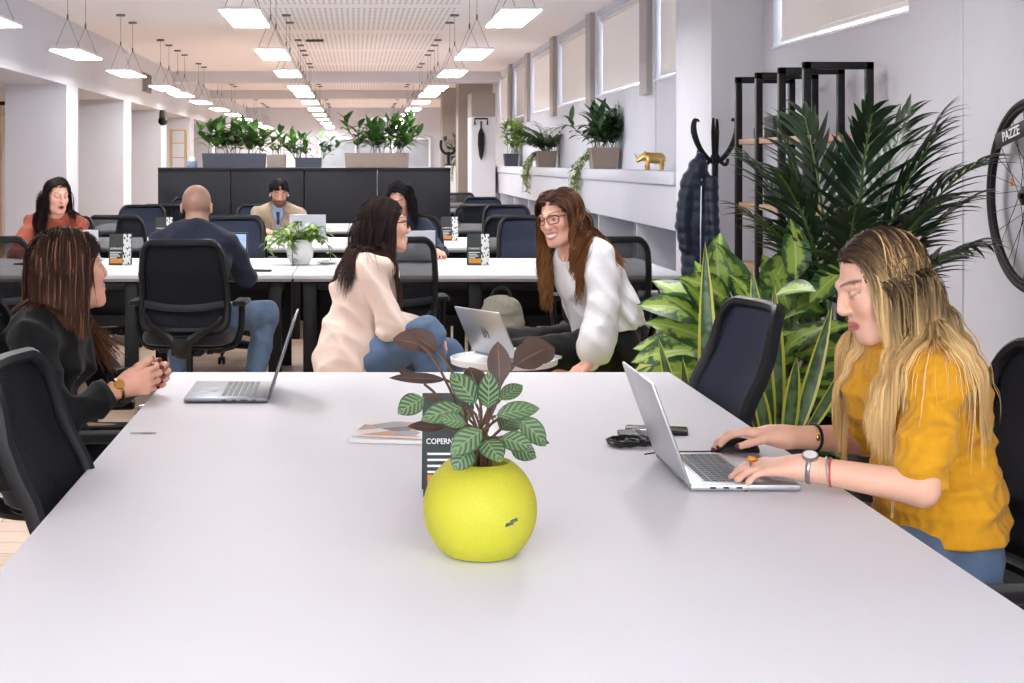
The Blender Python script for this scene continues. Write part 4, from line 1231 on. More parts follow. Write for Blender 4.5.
# planters along the ledge (top at 1.35)
LT = 1.352
o = box_planter('planter', 'taupe square planter with a big dark fern on the ledge, beside the golden rhino', 'planter', (2.43, 14.75, LT), (.28, .28, .21), M['taupepot'], .8)
bush(o, .26, .28, .18, .40, 220, 21, 'lf_dark', (.16, .28), (.05, .08), 20, lean=1.2, xmax=.16)
vine_tails(o, [((-.1 + .01 * k, -.1 + .015 * k, .2), (-.215 - .012 * (k % 3), .26 + .026 * k, .06), .20 + .035 * ((k * 5) % 7)) for k in range(16)], 22, n=26, L=.06)
o = box_planter('planter', 'taupe planter with light ferns on the ledge, second from the golden rhino', 'planter', (2.43, 19.2, LT), (.26, .28, .21), M['taupepot'], .84)
fern(o, .19, 48, .60, 23, 'lf_mid', 1.35, .12, .03)
bush(o, .26, .26, .18, .24, 40, 24, 'lf_mid', (.1, .16), (.04, .06), 8, xmax=.16)
vine_tails(o, [((-.1, -.1 + .016 * k, .2), (-.215 - .01 * (k % 3), .20 + .035 * k, .06), .24 + .04 * ((k * 3) % 5)) for k in range(12)], 25, n=24, L=.065)
o = box_planter('planter', 'slate planter with bright leaves on the ledge beside the column', 'planter', (2.43, 24.42 - .9, LT), (.22, .3, .2), M['navypot'], .84)
bush(o, .3, .3, .18, .55, 140, 26, 'lf_light', (.14, .24), (.05, .08), 12, lean=1.0, xmax=.16)
o = box_planter('planter', 'dark planter with round leaved plant on the second ledge behind the column', 'planter', (2.1, 31.0, 1.342), (.3, .3, .2), M['navypot'], .9)
bush(o, .4, .3, .18, .42, 80, 27, 'lf_dark', (.14, .2), (.07, .1), 10, lean=1.0)
o = box_planter('planter', 'dark planter with trailing pale vine hanging down the second ledge', 'planter', (2.15, 29.9, 1.342), (.25, .25, .18), M['navypot'], .9)
bush(o, .3, .25, .16, .45, 70, 29, 'lf_light', (.12, .18), (.05, .08), 10, lean=.8)
vine_tails(o, [((-.1, -.05 + .03 * k, .18), (-.23, -.1 + .06 * k, .1), .3 + .06 * (k % 4)) for k in range(6)], 28, L=.07)
o = thing('antler_ornament', 'small black antler shaped ornament on the second ledge', 'ornament', (2.0, 32.4, 1.342))
m = MB().lathe([(.1, 0), (.1, .02), (.03, .05), (.04, .3)], n=12)
for sx in (-1, 1): m.tube(bez((0, 0, .25), (sx * .12, 0, .25), (sx * .2, 0, .35), (sx * .16, 0, .55), 8), .03, 6)
m.build('antlers', M['black'], o)

# kentia palm in a glossy black tub
def tub(name, label, loc, r, h, mt=None):
    o = thing(name, label, 'potted plant', loc)
    MB().lathe([(r * .8, 0), (r * .86, .01), (r, h * .9), (r * 1.02, h), (r * .95, h), (r * .93, h * .93), (.001, h * .93)], n=40, cap=False).build('pot', mt or M['blackgloss'], o)
    MB().lathe([(r * .93, h * .9), (r * .9, h * .94), (.001, h * .955)], n=24, cap=False).build('clay_pebbles', M['pebble'], o)
    return o
o = tub('potted_palm', 'tall potted palm with long dark fronds in a glossy black tub before the wall', (1.83, 5.62, 0), .19, .56)
rg = random.Random(41); f, s = MB(), MB()
def frond(a, el, L, droop, stem, base=(0, 0, .52), lean=.0):
    hd = np.array([math.cos(a), math.sin(a), 0]); e = el; p = np.array(base, float) + hd * .03; pts = [p]; n = 26
    for i in range(n):
        e -= (droop * (i / n) * 2) / n; p = p + (hd * math.cos(e) + np.array([0, 0, 1.0]) * math.sin(e)) * L / n; pts.append(p)
    s.tube(pts, list(np.linspace(.010, .003, n + 1)), 6)
    side = np.cross(hd, (0, 0, 1.0)); i0 = int(n * stem)
    for i in range(i0, n + 1):
        t = (i - i0) / (n - i0); T = nrm(pts[min(i + 1, n)] - pts[max(i - 1, 0)]); nnv = np.cross(side, T)
        wl = L * (.22 * math.sin(math.pi * (.18 + .72 * t)) + .03)
        for sg in (-1, 1):
            for q in (0,):
                pp = pts[i] if q == 0 or i == n else pts[i] * .5 + pts[i + 1] * .5
                dd = side * sg * (1 - .45 * t) + T * (.55 + .7 * t) + np.array([0, 0, rv(rg, .0, .3)])
                leaf(f, pp, dd, nnv * 1.0 + np.array([0, 0, .3]), wl * rv(rg, .9, 1.2), .027, rv(rg, .5, 1.2), 7, 1, .3, .25, 1.3)
fr = [(180, 1.48, .92, .95), (150, 1.50, 1.05, .7), (205, 1.47, .85, 1.0), (250, 1.40, .95, 1.1), (285, 1.40, 1.05, 1.1), (320, 1.42, 1.1, .95), (0, 1.48, 1.0, .75), (25, 1.44, .96, 1.0),
      (60, 1.48, 1.2, .65), (100, 1.51, 1.22, .5), (340, 1.50, 1.25, .5), (195, 1.36, .70, 1.3), (345, 1.34, .82, 1.05), (265, 1.50, 1.2, .5), (300, 1.26, .9, 1.2), (170, 1.54, 1.12, .35), (10, 1.36, .85, 1.3), (225, 1.48, 1.0, .8), (30, 1.5, 1.22, .55), (310, 1.5, 1.15, .6), (350, 1.42, .92, .9)]
for a, el, L, dr in fr: frond(R(a + rv(rg, -8, 8)), el, L * .93 * rv(rg, .94, 1.04), dr, .46, base=(.05 * math.cos(R(a)), .05 * math.sin(R(a)), .52))
f.build('fronds', M['lf_palm'], o, sharp=0, uv=True); s.build('frond_stems', M['stem'], o)

# dumb cane with big yellow-green leaves
o = tub('potted_dumb_cane', 'bushy dumb cane plant with broad yellow green leaves behind the empty chair', (1.43, 5.42, 0), .16, .42)
rg = random.Random(52); f, s = MB(), MB()
for k in range(5):
    bx, by = .07 * math.cos(k * 1.26), .05 * math.sin(k * 1.26); tx, ty = bx * 2.2, by * 2; H = (.54, .46, .5, .4, .34)[k]
    pts = bez((bx, by, .38), (bx, by, .5), (tx, ty, .38 + H * .6), (tx, ty, .38 + H), 8); s.tube(pts, [.014] * 4 + [.011] * 4, 7)
    for i in range(16):
        t = .05 + .95 * i / 15; q = pts[min(7, int(t * 7))]
        a = i * 2.4 + k * 1.3 + rv(rg, -.3, .3); el = .15 + 1.1 * t ** 1.5 + rv(rg, -.1, .15)
        dd = np.array([math.cos(a) * math.cos(el), math.sin(a) * math.cos(el), math.sin(el)]); b = q + dd * rv(rg, .05, .12)
        s.tube([q, (q + b) / 2 + (0, 0, .01), b], .005, 5)
        d2 = nrm(dd + np.array([0, 0, -.15])); leaf(f, b, d2, (0, -.6, .8), rv(rg, .22, .31), rv(rg, .10, .135), rv(rg, .5, 1.1), 9, 3, .4, .18, 1.7)
for (a, el, z, L) in ((200, .2, .75, .30), (185, .45, .90, .30), (230, .1, .62, .32), (170, .3, .80, .30), (215, -.1, .5, .30), (330, .35, .8, .28), (20, .5, .9, .28), (250, .5, .9, .3), (190, -.15, .55, .32), (350, .1, .66, .28), (260, .2, .74, .3), (280, .6, .95, .28), (205, .05, .62, .3), (178, .1, .84, .3), (195, .6, .78, .3), (240, -.2, .7, .3), (222, .7, .92, .26), (160, .1, .66, .3)):
    a = R(a); dd = np.array([math.cos(a) * math.cos(el), math.sin(a) * math.cos(el), math.sin(el)]); q = np.array([0, 0, z - .12]); b = q + dd * .15
    s.tube([q, (q + b) / 2 + (0, 0, .02), b], .005, 5); leaf(f, b, dd, (0, -.7, .7), L, .14, .9, 9, 3, .42, .15, 1.7)
f.build('foliage', M['lf_dief'], o, sharp=0, uv=True); s.build('stems', M['stem'], o)

# snake plants
def snake(label, loc, r, h, blades, seed):
    o = tub('snake_plant', label, loc, r, h); rg = random.Random(seed); f = MB()
    for (dx, dy, L, W, lean_a, lean, tw) in blades:
        d = nrm((math.cos(R(lean_a)) * lean, math.sin(R(lean_a)) * lean, 1.0)); up = (math.cos(R(tw)), math.sin(R(tw)), 0)
        leaf(f, (dx, dy, h * .9), d, up, L, W, rv(rg, -.15, .15), 12, 2, .45, .35, 2.0)
    f.build('blades', M['lf_sans'], o, sharp=0, uv=True)
snake('snake plant with upright yellow edged blades in a black pot behind the empty chair', (1.42, 5.02, 0), .10, .50,
      [(-.03, -.03, .62, .065, 150, .12, 250), (.02, -.04, .52, .06, 20, .35, 280), (.04, -.01, .46, .055, 10, .7, 300), (-.04, .0, .40, .05, 190, .35, 240), (.0, .03, .56, .06, 90, .1, 270), (-.05, -.05, .3, .05, 200, .2, 270), (.0, -.06, .34, .055, 300, .15, 260)], 61)
snake('slim snake plant with one tall pointed blade among the dumb cane leaves', (1.17, 5.0, 0), .09, .40,
      [(.0, -.03, .80, .065, 100, .03, 262), (-.04, .0, .50, .05, 180, .25, 250), (.03, .02, .48, .045, 20, .12, 280), (-.05, -.02, .42, .05, 190, .1, 270)], 62)

# calathea in the round yellow pot
PY = 2.6
pc = at(480, 508, PY)
o = thing('potted_calathea', 'calathea with striped leaves in a round bright yellow pot on the white table', 'potted plant', (pc[0], PY, .741))
ro = .0985; zc = pc[2] - .741
prof = [(.001, .002)] + [(math.sqrt(max(0, ro ** 2 - (z - zc) ** 2)), z) for z in np.linspace(.002, zc + .081, 26)]
zt = zc + .081; rt = prof[-1][0]
prof += [(rt - .004, zt + .001), (rt - .008, zt - .004), (rt - .006, zt - .02), (.001, zt - .02)]
MB().lathe(prof, n=56, cap=False).build('pot', M['pot_yellow'], o)
MB().lathe([(rt - .004, zt - .03), (.03, zt - .014), (.001, zt - .012)], n=24, cap=False).build('soil', M['soil'], o)
lg = MB()
for (dx, dz, w) in ((0, 0, .024), (.004, .004, .014), (-.005, -.004, .015)):
    a0 = R(-62); a = a0 + dx / ro
    lg.box((0, 0, 0), (w, .0012, .0026))
    vs = lg.v[-8:]
    for k in range(8):
        p = vs[k]; aa = a + (p[0]) / ro; rr = math.sqrt(ro ** 2 - (dz + .002) ** 2) + .0004 + p[1]
        lg.v[-8 + k] = np.array([math.sin(-aa + R(-7)) * 0 + rr * math.cos(aa), rr * math.sin(aa), zc - .004 + dz + p[2] + p[0] * .2])
lg.build('pot_emblem', M['aludark'], o)
f, fb, s = MB(), MB(), MB(); rg = random.Random(77)
def cal(px, py, dY, L, W, a, el, brown=False, bend=.5, roll=0.0):
    """leaf whose base sits where the photo shows (px, py), dY behind the pot centre"""
    q = at(px, py, PY + dY) - np.array(o.location); ca, sa = math.cos(R(a)), math.sin(R(a)); e = R(el)
    d = np.array([ca * math.cos(e), sa * math.cos(e), math.sin(e)]); r0 = np.array([rv(rg, -.02, .02), rv(rg, -.02, .02), zt - .02])
    s.tube(bez(r0, r0 + (0, 0, .05), q - d * .04, q, 8), .0026, 5)
    leaf(fb if brown else f, q, d, (math.sin(R(roll)), -math.cos(R(roll)) * .8, .6), L, W, bend, 9, 3, .42, .12, 2.2)
for a in [(438, 352, .03, .075, .045, 190, 40, 1, .9), (420, 345, .0, .05, .04, 200, 20, 1, .5), (500, 384, -.02, .075, .042, 95, 75, 1, .2), (514, 366, .03, .075, .055, 15, 30, 1, .5), (520, 358, .04, .08, .06, 20, 20, 1, .6), (478, 392, .0, .05, .045, 120, 60, 1, .3),
          (446, 380, .0, .10, .022, 183, 5, 1, .2), (424, 384, .02, .06, .018, 165, 30, 1, .2), (444, 428, .03, .065, .022, 185, 8, 1, .4), (520, 436, .03, .06, .022, 10, -10, 1, .4),
          (424, 398, .0, .055, .042, 205, -20, 0, .5), (462, 408, -.03, .075, .042, 195, -8, 0, .5), (482, 430, -.08, .07, .045, 210, -25, 0, .5), (472, 448, -.08, .05, .042, 215, -35, 0, .5),
          (496, 416, -.03, .085, .036, 10, 14, 0, .5), (518, 418, -.02, .07, .042, 340, -35, 0, .7), (500, 438, -.05, .06, .04, 330, -5, 0, .5), (488, 408, -.06, .07, .04, 270, 60, 0, .5), (500, 400, .0, .06, .03, 30, 30, 0, .5),
          (476, 404, -.05, .07, .045, 170, 55, 0, .6), (485, 440, -.08, .06, .045, 290, -15, 0, .6), (470, 420, .05, .06, .04, 120, 20, 0, .5), (500, 430, .05, .07, .045, 50, 20, 0, .5), (466, 424, -.05, .05, .03, 200, 20, 0, .6), (510, 446, .0, .05, .04, 340, -15, 0, .5)]:
    cal(*a[:7], brown=bool(a[7]), bend=a[8])
f.build('striped_leaves', M['lf_cal'], o, sharp=0, uv=True); fb.build('brown_leaves', M['lf_calbrown'], o, sharp=0, uv=True); s.build('leaf_stalks', M['brownstem'], o)

# white vase with ivy on the first desk row
vp = at(300, 264, 9.95)
o = thing('ivy_vase', 'round white vase of trailing ivy on the first desk row', 'potted plant', (vp[0], 9.95, .741))
MB().lathe([(.05, 0), (.062, .004), (.085, .05), (.09, .09), (.078, .135), (.055, .16), (.05, .165), (.044, .16), (.001, .15)], n=32, cap=False).build('vase', M['ceramic'], o)
st = []
for k in range(16):
    a = rnd.uniform(0, 6.28); st.append(((.02 * math.cos(a), .02 * math.sin(a), .15), (.14 * math.cos(a) * rnd.uniform(.6, 1.7), .12 * math.sin(a), .2 + rnd.uniform(-.03, .1)), rnd.uniform(.0, .14)))
st += [((-.03, 0, .16), (-.24, -.02, .19), .05), ((-.03, -.02, .16), (-.2, -.05, .15), .06), ((.03, 0, .16), (.2, 0, .16), .13), ((-.01, -.03, .15), (-.06, -.09, .12), .12), ((.02, 0, .16), (.12, 0, .24), .02)]
vine_tails(o, st, 71, 'lf_light', 16, .055)
# ------------------------------------------------------------------ laptops
APPLE = [(0, -.42), (.14, -.46), (.27, -.42), (.38, -.26), (.43, -.10), (.33, -.02), (.28, .10), (.31, .22), (.40, .30), (.30, .38), (.16, .38), (.0, .33), (-.16, .38), (-.30, .36), (-.41, .22), (-.43, .02), (-.37, -.22), (-.26, -.40), (-.14, -.46)]
def laptop(name, label, loc, rz, w=.325, d=.225, tilt=20, body='alu', keys='keys', logo=None, lit=False, group=None):
    r = thing(name, label, 'laptop', loc, R(rz), group)
    b = MB().box((0, -d / 2, .0085), (w, d, .013), .004)
    for sx in (-1, 1):
        for sy in (.12, .88): b.lathe([(.006, 0), (.006, .003)], (sx * w * .4, -d * sy, 0), 10)
    b.build('base', M[body], r)
    MB().box((0, -d * .36, .0152), (w * .88, d * .47, .0012), .0004).build('keyboard_tray', M['aludark'], r)
    k = MB(); rows, cols = 6, 14
    for i in range(rows):
        for j in range(cols):
            if i == 0 and 3 < j < 9: continue
            k.box((-w * .41 + w * .82 * (j + .5) / cols, -d * .57 + d * .42 * (i + .5) / rows, .0163), (w * .82 / cols * .84, d * .42 / rows * .8, .0016), .0004, seg=1)
    k.box((-.02, -d * .57 + d * .42 * .5 / rows, .0163), (w * .82 / cols * 4.8, d * .42 / rows * .8, .0016), .0004, seg=1)
    k.build('keyboard', M[keys], r)
    MB().box((0, -d * .80, .0153), (w * .32, d * .3, .0008), .0003).build('trackpad', M['aludark'] if body == 'aludark' else M['alu'], r)
    p = MB()
    for i in range(4): p.box((w / 2, -d * (.16 + .12 * i), .0085), (.0012, .012 if i != 1 else .02, .0045), .0004, seg=1)
    for i in range(3): p.box((-w / 2, -d * (.2 + .12 * i), .0085), (.0012, .012, .0045), .0004, seg=1)
    p.build('ports', M['ink'], r)
    MB().tube([(-w * .42, .002, .0135), (w * .42, .002, .0135)], .0065, 8).build('hinge', M['aludark'], r)
    # lid: built upright in its own plane and leaned back
    T = rotx(-R(tilt)); org = np.array([0, .003, .014]); hgt = d * .98
    tr = lambda m: [T @ v + org for v in m.v]
    m = MB().box((0, 0, hgt / 2), (w, .0065, hgt), .003); m.v = tr(m); lid = m.build('lid', M[body], r)
    m = MB().box((0, -.0035, hgt / 2), (w - .008, .0012, hgt - .010), .0005); m.v = tr(m); m.build('bezel', M['screen'], lid)
    m = MB().box((0, -.0042, hgt / 2 + .003), (w - .022, .0008, hgt - .03)); m.v = tr(m); m.build('display', M['bluescreen'] if lit else M['screen'], lid)
    if lit:
        m = MB()
        for i in range(4): m.box((w * .1, -.0048, hgt * (.25 + .16 * i)), (w * .5, .0005, .012))
        m.box((-w * .32, -.0048, hgt * .5), (w * .18, .0005, hgt * .7)); m.v = tr(m); m.build('page', M['paper'], lid)
    if logo == 'apple':
        s = .05; m = MB().prism([(x * s, y * s) for x, y in APPLE], (0, .0034, hgt * .52), (-1, 0, 0), (0, 0, 1), .0005)
        m.prism([(.02 * s * 2 + .1 * s * math.cos(t) * 1.0, .5 * s + .06 * s * math.sin(t) + .1 * s * math.cos(t)) for t in np.linspace(0, 6.28, 9)[:-1]], (0, .0034, hgt * .52), (-1, 0, 0), (0, 0, 1), .0005)
        m.v = tr(m); m.build('emblem', M['logo'], lid)
    if logo == 'bars':
        m = MB(); s = .05
        for x, z0, z1 in ((-.34, -.5, .5), (-.12, -.5, .22), (.10, -.22, .5), (.32, -.5, .22)):
            m.prism([(x * s - z0 * -.18 * s, z0 * s), (x * s + .09 * s + z0 * .18 * s, z0 * s), (x * s + .09 * s + z1 * .18 * s, z1 * s), (x * s + z1 * .18 * s, z1 * s)], (0, .0034, hgt * .5), (-1, 0, 0), (0, 0, 1), .0005)
        m.v = tr(m); m.build('emblem', M['screen'], lid)
    return r
TT = .7405
laptop('laptop', 'silver laptop the woman in the mustard sweater types on', (.690, 3.262, TT), 90, .345, .227, 20, 'alu', 'keys')
laptop('laptop', 'grey laptop in front of the woman in the black jacket', (-.250, 4.39, TT), -90, .33, .236, 18, 'aludark', 'keys')
laptop('laptop', 'silver laptop on the round side table before the woman in the white blouse', (.565, 6.06, .626), 120, .315, .215, 26, 'alu', 'keysblack', 'bars')
laptop('laptop', 'silver laptop of the man in the beige blazer', (-.42, 13.22, TT), 176, .32, .22, 18, 'alu', 'keysblack', 'apple')
laptop('laptop', 'grey laptop of the dark haired woman in navy, seen through a mesh chair', (.375, 10.12, TT), 180, .315, .215, 14, 'alu', 'keysblack', 'apple')
laptop('laptop', 'laptop with a lit screen in front of the bald man', (-.86, 9.6, TT), 0, .33, .225, 16, 'aludark', 'keysblack', None, True)
laptop('laptop', 'pale laptop in front of the woman in the rust sweater', (-1.90, 10.18, TT), 180, .32, .22, 15, 'alu', 'keysblack', 'apple')

# ------------------------------------------------------------------ tent cards
def leafprint():
    m = mat('card_leaf_print', (226, 228, 224), .5); nt = m.node_tree; L = nt.links.new
    tc = nt.nodes.new('ShaderNodeTexCoord'); v = nt.nodes.new('ShaderNodeTexVoronoi'); v.inputs['Scale'].default_value = 70
    mp = nt.nodes.new('ShaderNodeMapping'); mp.inputs['Scale'].default_value = (1, 1, .55); mp.inputs['Rotation'].default_value = (0, .6, 0)
    L(tc.outputs['Object'], mp.inputs[0]); L(mp.outputs[0], v.inputs['Vector'])
    cr = nt.nodes.new('ShaderNodeValToRGB'); cr.color_ramp.elements[0].color = srgb(44, 58, 54); cr.color_ramp.elements[1].color = srgb(232, 234, 230)
    cr.color_ramp.elements[0].position = .36; cr.color_ramp.elements[1].position = .42
    L(v.outputs['Distance'], cr.inputs[0]); L(cr.outputs[0], nt.nodes['Principled BSDF'].inputs['Base Color']); return m
M['leafprint'] = leafprint()
def tent_card(label, loc, rz):
    r = thing('tent_card', label, 'tent card', loc, R(rz), 'printed tent cards')
    w, h, lean = .145, .208, .17
    def face(sgn, mb, x0, x1, z0, z1, off, t):
        T = rotx(lean * sgn)
        c = np.array([(x0 + x1) / 2, off * sgn, (z0 + z1) / 2 - h]); v, f = _rbox(x1 - x0, t, z1 - z0, 0, 1)
        return mb.add((v + c) @ T.T + (0, 0, h * math.cos(lean)), f)
    for sgn, nm in ((-1, 'front_panel'), (1, 'rear_panel')):
        p = face(sgn, MB(), -w / 2, w / 2, 0, h, 0.0, .0012).build(nm, M['carddark'], r)
        face(sgn, MB(), w * .14 if sgn < 0 else -w / 2, w / 2 if sgn < 0 else -w * .14, .001, h - .001, .0009, .0005).build('leaf_print', M['leafprint'], p)
        face(sgn, MB(), -w * .44, w * .12, .014, .044, .0009, .0005).build('orange_print', M['cardorange'], p)
        q = MB()
        for i in range(4): face(sgn, q, -w * .44, -w * .44 + w * (.50, .38, .44, .3)[i], h * .40 - i * .012, h * .40 - i * .012 + .0045, .0009, .0005)
        q.build('small_print', M['logo'], p)
        T = rotx(lean * sgn)
        if sgn < 0:
            pos = T @ np.array([-w * .455, -.0010, -h + h * .53]) + (0, 0, h * math.cos(lean))
            text_obj('lettering', 'COPERNICO', .0158, M['logo'], p, pos, (R(90) - lean, 0, 0), .0004, 'LEFT', 1.0, .90)
    return r
tent_card('dark green tent card standing behind the yellow pot', (.209, 3.08, TT), 0)
tent_card('dark tent card on the front desk row beside the bald man', (-1.555, 9.9, TT), 0)
tent_card('dark tent card on the front desk row beside the hand of the woman in navy', (.805, 9.9, TT), 0)
tent_card('dark tent card on the second desk row towards the ledge', (.81, 13.0, TT), 0)
tent_card('dark tent card on the second desk row behind the shoulder of the bald man', (-1.65, 12.9, TT), 0)

# ------------------------------------------------------------------ things on the front table
def cover_mat(name, cols):
    m = mat(name, cols[0], .35); nt = m.node_tree; L = nt.links.new
    tc = nt.nodes.new('ShaderNodeTexCoord'); v = nt.nodes.new('ShaderNodeTexVoronoi'); v.inputs['Scale'].default_value = 14
    L(tc.outputs['Object'], v.inputs['Vector']); cr = nt.nodes.new('ShaderNodeValToRGB'); cr.color_ramp.interpolation = 'CONSTANT'
    sp = nt.nodes.new('ShaderNodeSeparateColor'); L(v.outputs['Color'], sp.inputs[0]); L(sp.outputs[0], cr.inputs[0])
    while len(cr.color_ramp.elements) < len(cols): cr.color_ramp.elements.new(.5)
    for i, c in enumerate(cols): cr.color_ramp.elements[i].position = i / len(cols); cr.color_ramp.elements[i].color = srgb(*c)
    L(cr.outputs[0], nt.nodes['Principled BSDF'].inputs['Base Color']); return m
M['cover1'] = cover_mat('magazine_cover', [(226, 224, 222), (150, 150, 155), (200, 150, 110), (225, 222, 220), (70, 75, 85), (232, 230, 228)])
def magazine(label, loc, rz, w, l, t, mt):
    o = thing('magazine', label, 'magazine', loc, R(rz))
    MB().box((0, 0, t / 2), (w - .003, l - .003, t * .9), .001).build('pages', M['paper'], o)
    c = MB().box((0, 0, t), (w, l, .0008)).box((0, 0, .0006), (w, l, .0008)).box((-w / 2, 0, t / 2), (.0008, l, t)); c.build('cover', mt, o)
magazine('thick magazine lying under another behind the yellow pot', (.112, 3.72, TT), -7, .24, .21, .008, M['paper'])
magazine('magazine with a photo cover lying on top of a thicker one', (.122, 3.735, TT + .0095), -13, .225, .20, .005, M['cover1'])
o = thing('phone', 'black smartphone lying beside the tangled cable', 'phone', (.755, 3.77, TT), R(78))
MB().box((0, 0, .0055), (.075, .155, .010), .004, seg=3).build('phone_body', M['blackplastic'], o); MB().box((0, 0, .0107), (.07, .148, .0008), .0003).build('screen', M['blackgloss'], o)
o = thing('wallet', 'dark flat case under the smartphone', 'case', (.70, 3.70, TT), R(88)); 
MB().box((0, 0, .006), (.09, .10, .012), .004).build('case_body', M['blackplastic'], o); MB().box((0, .0, .0125), (.08, .012, .0015)).build('strap', M['cushion'], o)
o = thing('cable', 'tangled black charging cable beside the silver laptop', 'cable', (.655, 3.58, TT))
rg = random.Random(5); pts = []
for k in range(60):
    a = k * .62; pts.append((.035 * math.cos(a) * (1 + .3 * math.sin(k * .31)) + .02 * math.sin(k * .13), .045 * math.sin(a) * (1 + .25 * math.cos(k * .23)) + .02, .004 + .005 * (1 + math.sin(k * .9))))
pts += list(bez(pts[-1], (.06, .0, .004), (.07, -.02, .004), (.03, .10, .004), 8)[1:])
MB().tube(pts, .0032, 6).build('cord', M['blackplastic'], o); MB().box((.03, .11, .006), (.016, .03, .01), .003).build('plug', M['blackplastic'], o)
o = thing('mouse', 'black computer mouse under the far hand of the woman in mustard', 'mouse', (.885, 3.50, TT), R(96))
F = Field((-.06, -.08, -.01), (.06, .08, .06), .0025)
F.ell((0, 0, .004), (.034, .058, .033)).cut((0, 0, .002), (0, 0, -1)); sdf_obj('shell', F, M['blackplastic'], o, None, False)
MB().lathe([(.006, -.003), (.007, 0), (.006, .003)], (0, .028, .032), 12, roty(R(90))).build('wheel', M['rubber'], o)
MB().tube(bez((0, .055, .006), (0, .12, .004), (.03, .16, .004), (-.01, .22, .004), 10), .0018, 5).build('cord', M['blackplastic'], o)

# ------------------------------------------------------------------ things on the desk rows
o = thing('plate', 'white saucer beside the ivy vase', 'plate', (-.19, 10.0, .741))
MB().lathe([(.001, .004), (.04, .003), (.045, .002), (.075, .012), (.08, .016), (.078, .018), (.05, .008), (.001, .007)], n=32, cap=False).build('dish', M['ceramic'], o)
MB().ellipsoid((.0, .0, .022), (.04, .03, .014)).build('napkin', M['paper'], o)
o = thing('phone', 'black phone lying on the front desk row beside the bald man', 'phone', (-.60, 9.32, .741), R(85))
MB().box((0, 0, .005), (.075, .15, .009), .004, seg=3).build('phone_body', M['blackplastic'], o); MB().box((0, 0, .0097), (.07, .144, .0006)).build('screen', M['blackgloss'], o)
o = thing('phone', 'black phone at the elbow of the woman in the rust sweater', 'phone', (-2.18, 9.9, .741), R(60))
MB().box((0, 0, .005), (.075, .15, .009), .004, seg=3).build('phone_body', M['blackplastic'], o); MB().box((0, 0, .0097), (.07, .144, .0006)).build('screen', M['blackgloss'], o)
o = thing('glass', 'small drinking glass on the third desk row', 'glass', (1.05, 15.6, .741))
MB().lathe([(.028, 0), (.034, .1), (.032, .1), (.027, .006), (.001, .006)], n=20, cap=False).build('tumbler', M['glass'], o); MB().lathe([(.001, .007), (.027, .007), (.03, .05), (.001, .05)], n=20, cap=False).build('water', M['white'], o)
o = thing('cable_bundle', 'looped yellow cables hanging below the ledge end of the front desk row', 'cable', (1.86, 9.5, .66))
for k in range(3):
    MB().tube(bez((-.05 + .012 * k, 0, .03), (.10 + .03 * k, .01, .02), (.07 + .03 * k, -.02, -.12), (.02 + .035 * k, -.01, -.36 + .02 * k), 14), .009, 6).build('cable_loop', M['yellowcable'], o)

# ------------------------------------------------------------------ lounge corner
o = thing('side_table', 'round white side table with raised rim holding a silver laptop', 'table', (.60, 6.08, 0))
MB().lathe([(.001, .60), (.205, .60), (.215, .605), (.218, .628), (.212, .630), (.208, .614), (.001, .612)], n=48, cap=False).build('tray_top', M['white'], o)
MB().tube([(0, 0, .02), (0, 0, .6)], .02, 14).build('stem', M['white'], o); MB().lathe([(.16, 0), (.16, .012), (.03, .022)], n=40).build('foot', M['white'], o)
o = thing('papers', 'folded white papers on the rim of the round side table', 'paper', (.735, 6.02, .6315), R(20))
MB().box((0, 0, .002), (.14, .09, .003)).box((.01, .006, .006), (.12, .08, .003), 0, rotz(.15)).build('sheets', M['paper'], o)
o = thing('ottoman', 'lime green upholstered ottoman the woman in the white blouse sits on', 'ottoman', (1.06, 6.68, 0))
MB().box((0, 0, .27), (.86, .92, .40), .05, seg=4).build('cushion', M['lime'], o)
MB().tube([(-.41, -.44, .36), (.41, -.44, .36), (.41, .44, .36), (-.41, .44, .36)], .006, 6, closed=True).build('piping', M['lime'], o)
for sx in (-1, 1):
    for sy in (-1, 1): MB().lathe([(.02, 0), (.028, .08)], (sx * .35, sy * .38, 0), 12).build('foot', M['black'], o)
o = thing('pouf', 'low pouf under the woman in the cream blazer', 'pouf', (.02, 6.5, 0))
MB().lathe([(.22, 0), (.27, .03), (.29, .2), (.27, .38), (.22, .41), (.001, .415)], n=36).build('cushion', M['lime'], o)
MB().tube([(.285 * math.cos(t), .285 * math.sin(t), .21) for t in np.linspace(0, 2 * math.pi, 37)[:-1]], .006, 6, closed=True).build('piping', M['lime'], o)
o = thing('backpack', 'olive grey backpack standing behind the silver laptop on the side table', 'backpack', (.70, 7.30, .0))
MB().box((0, 0, .22), (.42, .20, .40), .03, seg=3).build('crate_seat', M['black'], o) if False else None
F = Field((-.22, -.17, -.02), (.22, .17, .86), .008)
F.spine([(np.array([0, 0, .10]), (1, 0, 0), .145, .10), (np.array([0, 0, .50]), (1, 0, 0), .14, .095), (np.array([.01, .01, .70]), (1, 0, 0), .10, .07)], .02)
F.ell((0, -.09, .30), (.11, .05, .13), k=.03); F.cut((0, 0, .0), (0, 0, -1)); F.warp(wrinkle(.008, 24, (0, 0, 1), 4))
sdf_obj('bag_body', F, M['bag'], o, None, False)
MB().tube(bez((-.04, 0, .74), (-.05, 0, .83), (.06, 0, .83), (.05, 0, .75), 10), .008, 6).build('grab_handle', M['black'], o)
for sx in (-1, 1): MB().tube(bez((sx * .06, .06, .66), (sx * .09, .15, .55), (sx * .09, .13, .25), (sx * .11, .08, .12), 12), .012, 6, flat=.4).build('shoulder_strap', M['bag'], o)
MB().tube([(-.09, -.075, .58), (0, -.10, .61), (.09, -.075, .58)], .004, 5).build('zip', M['chrome'], o)

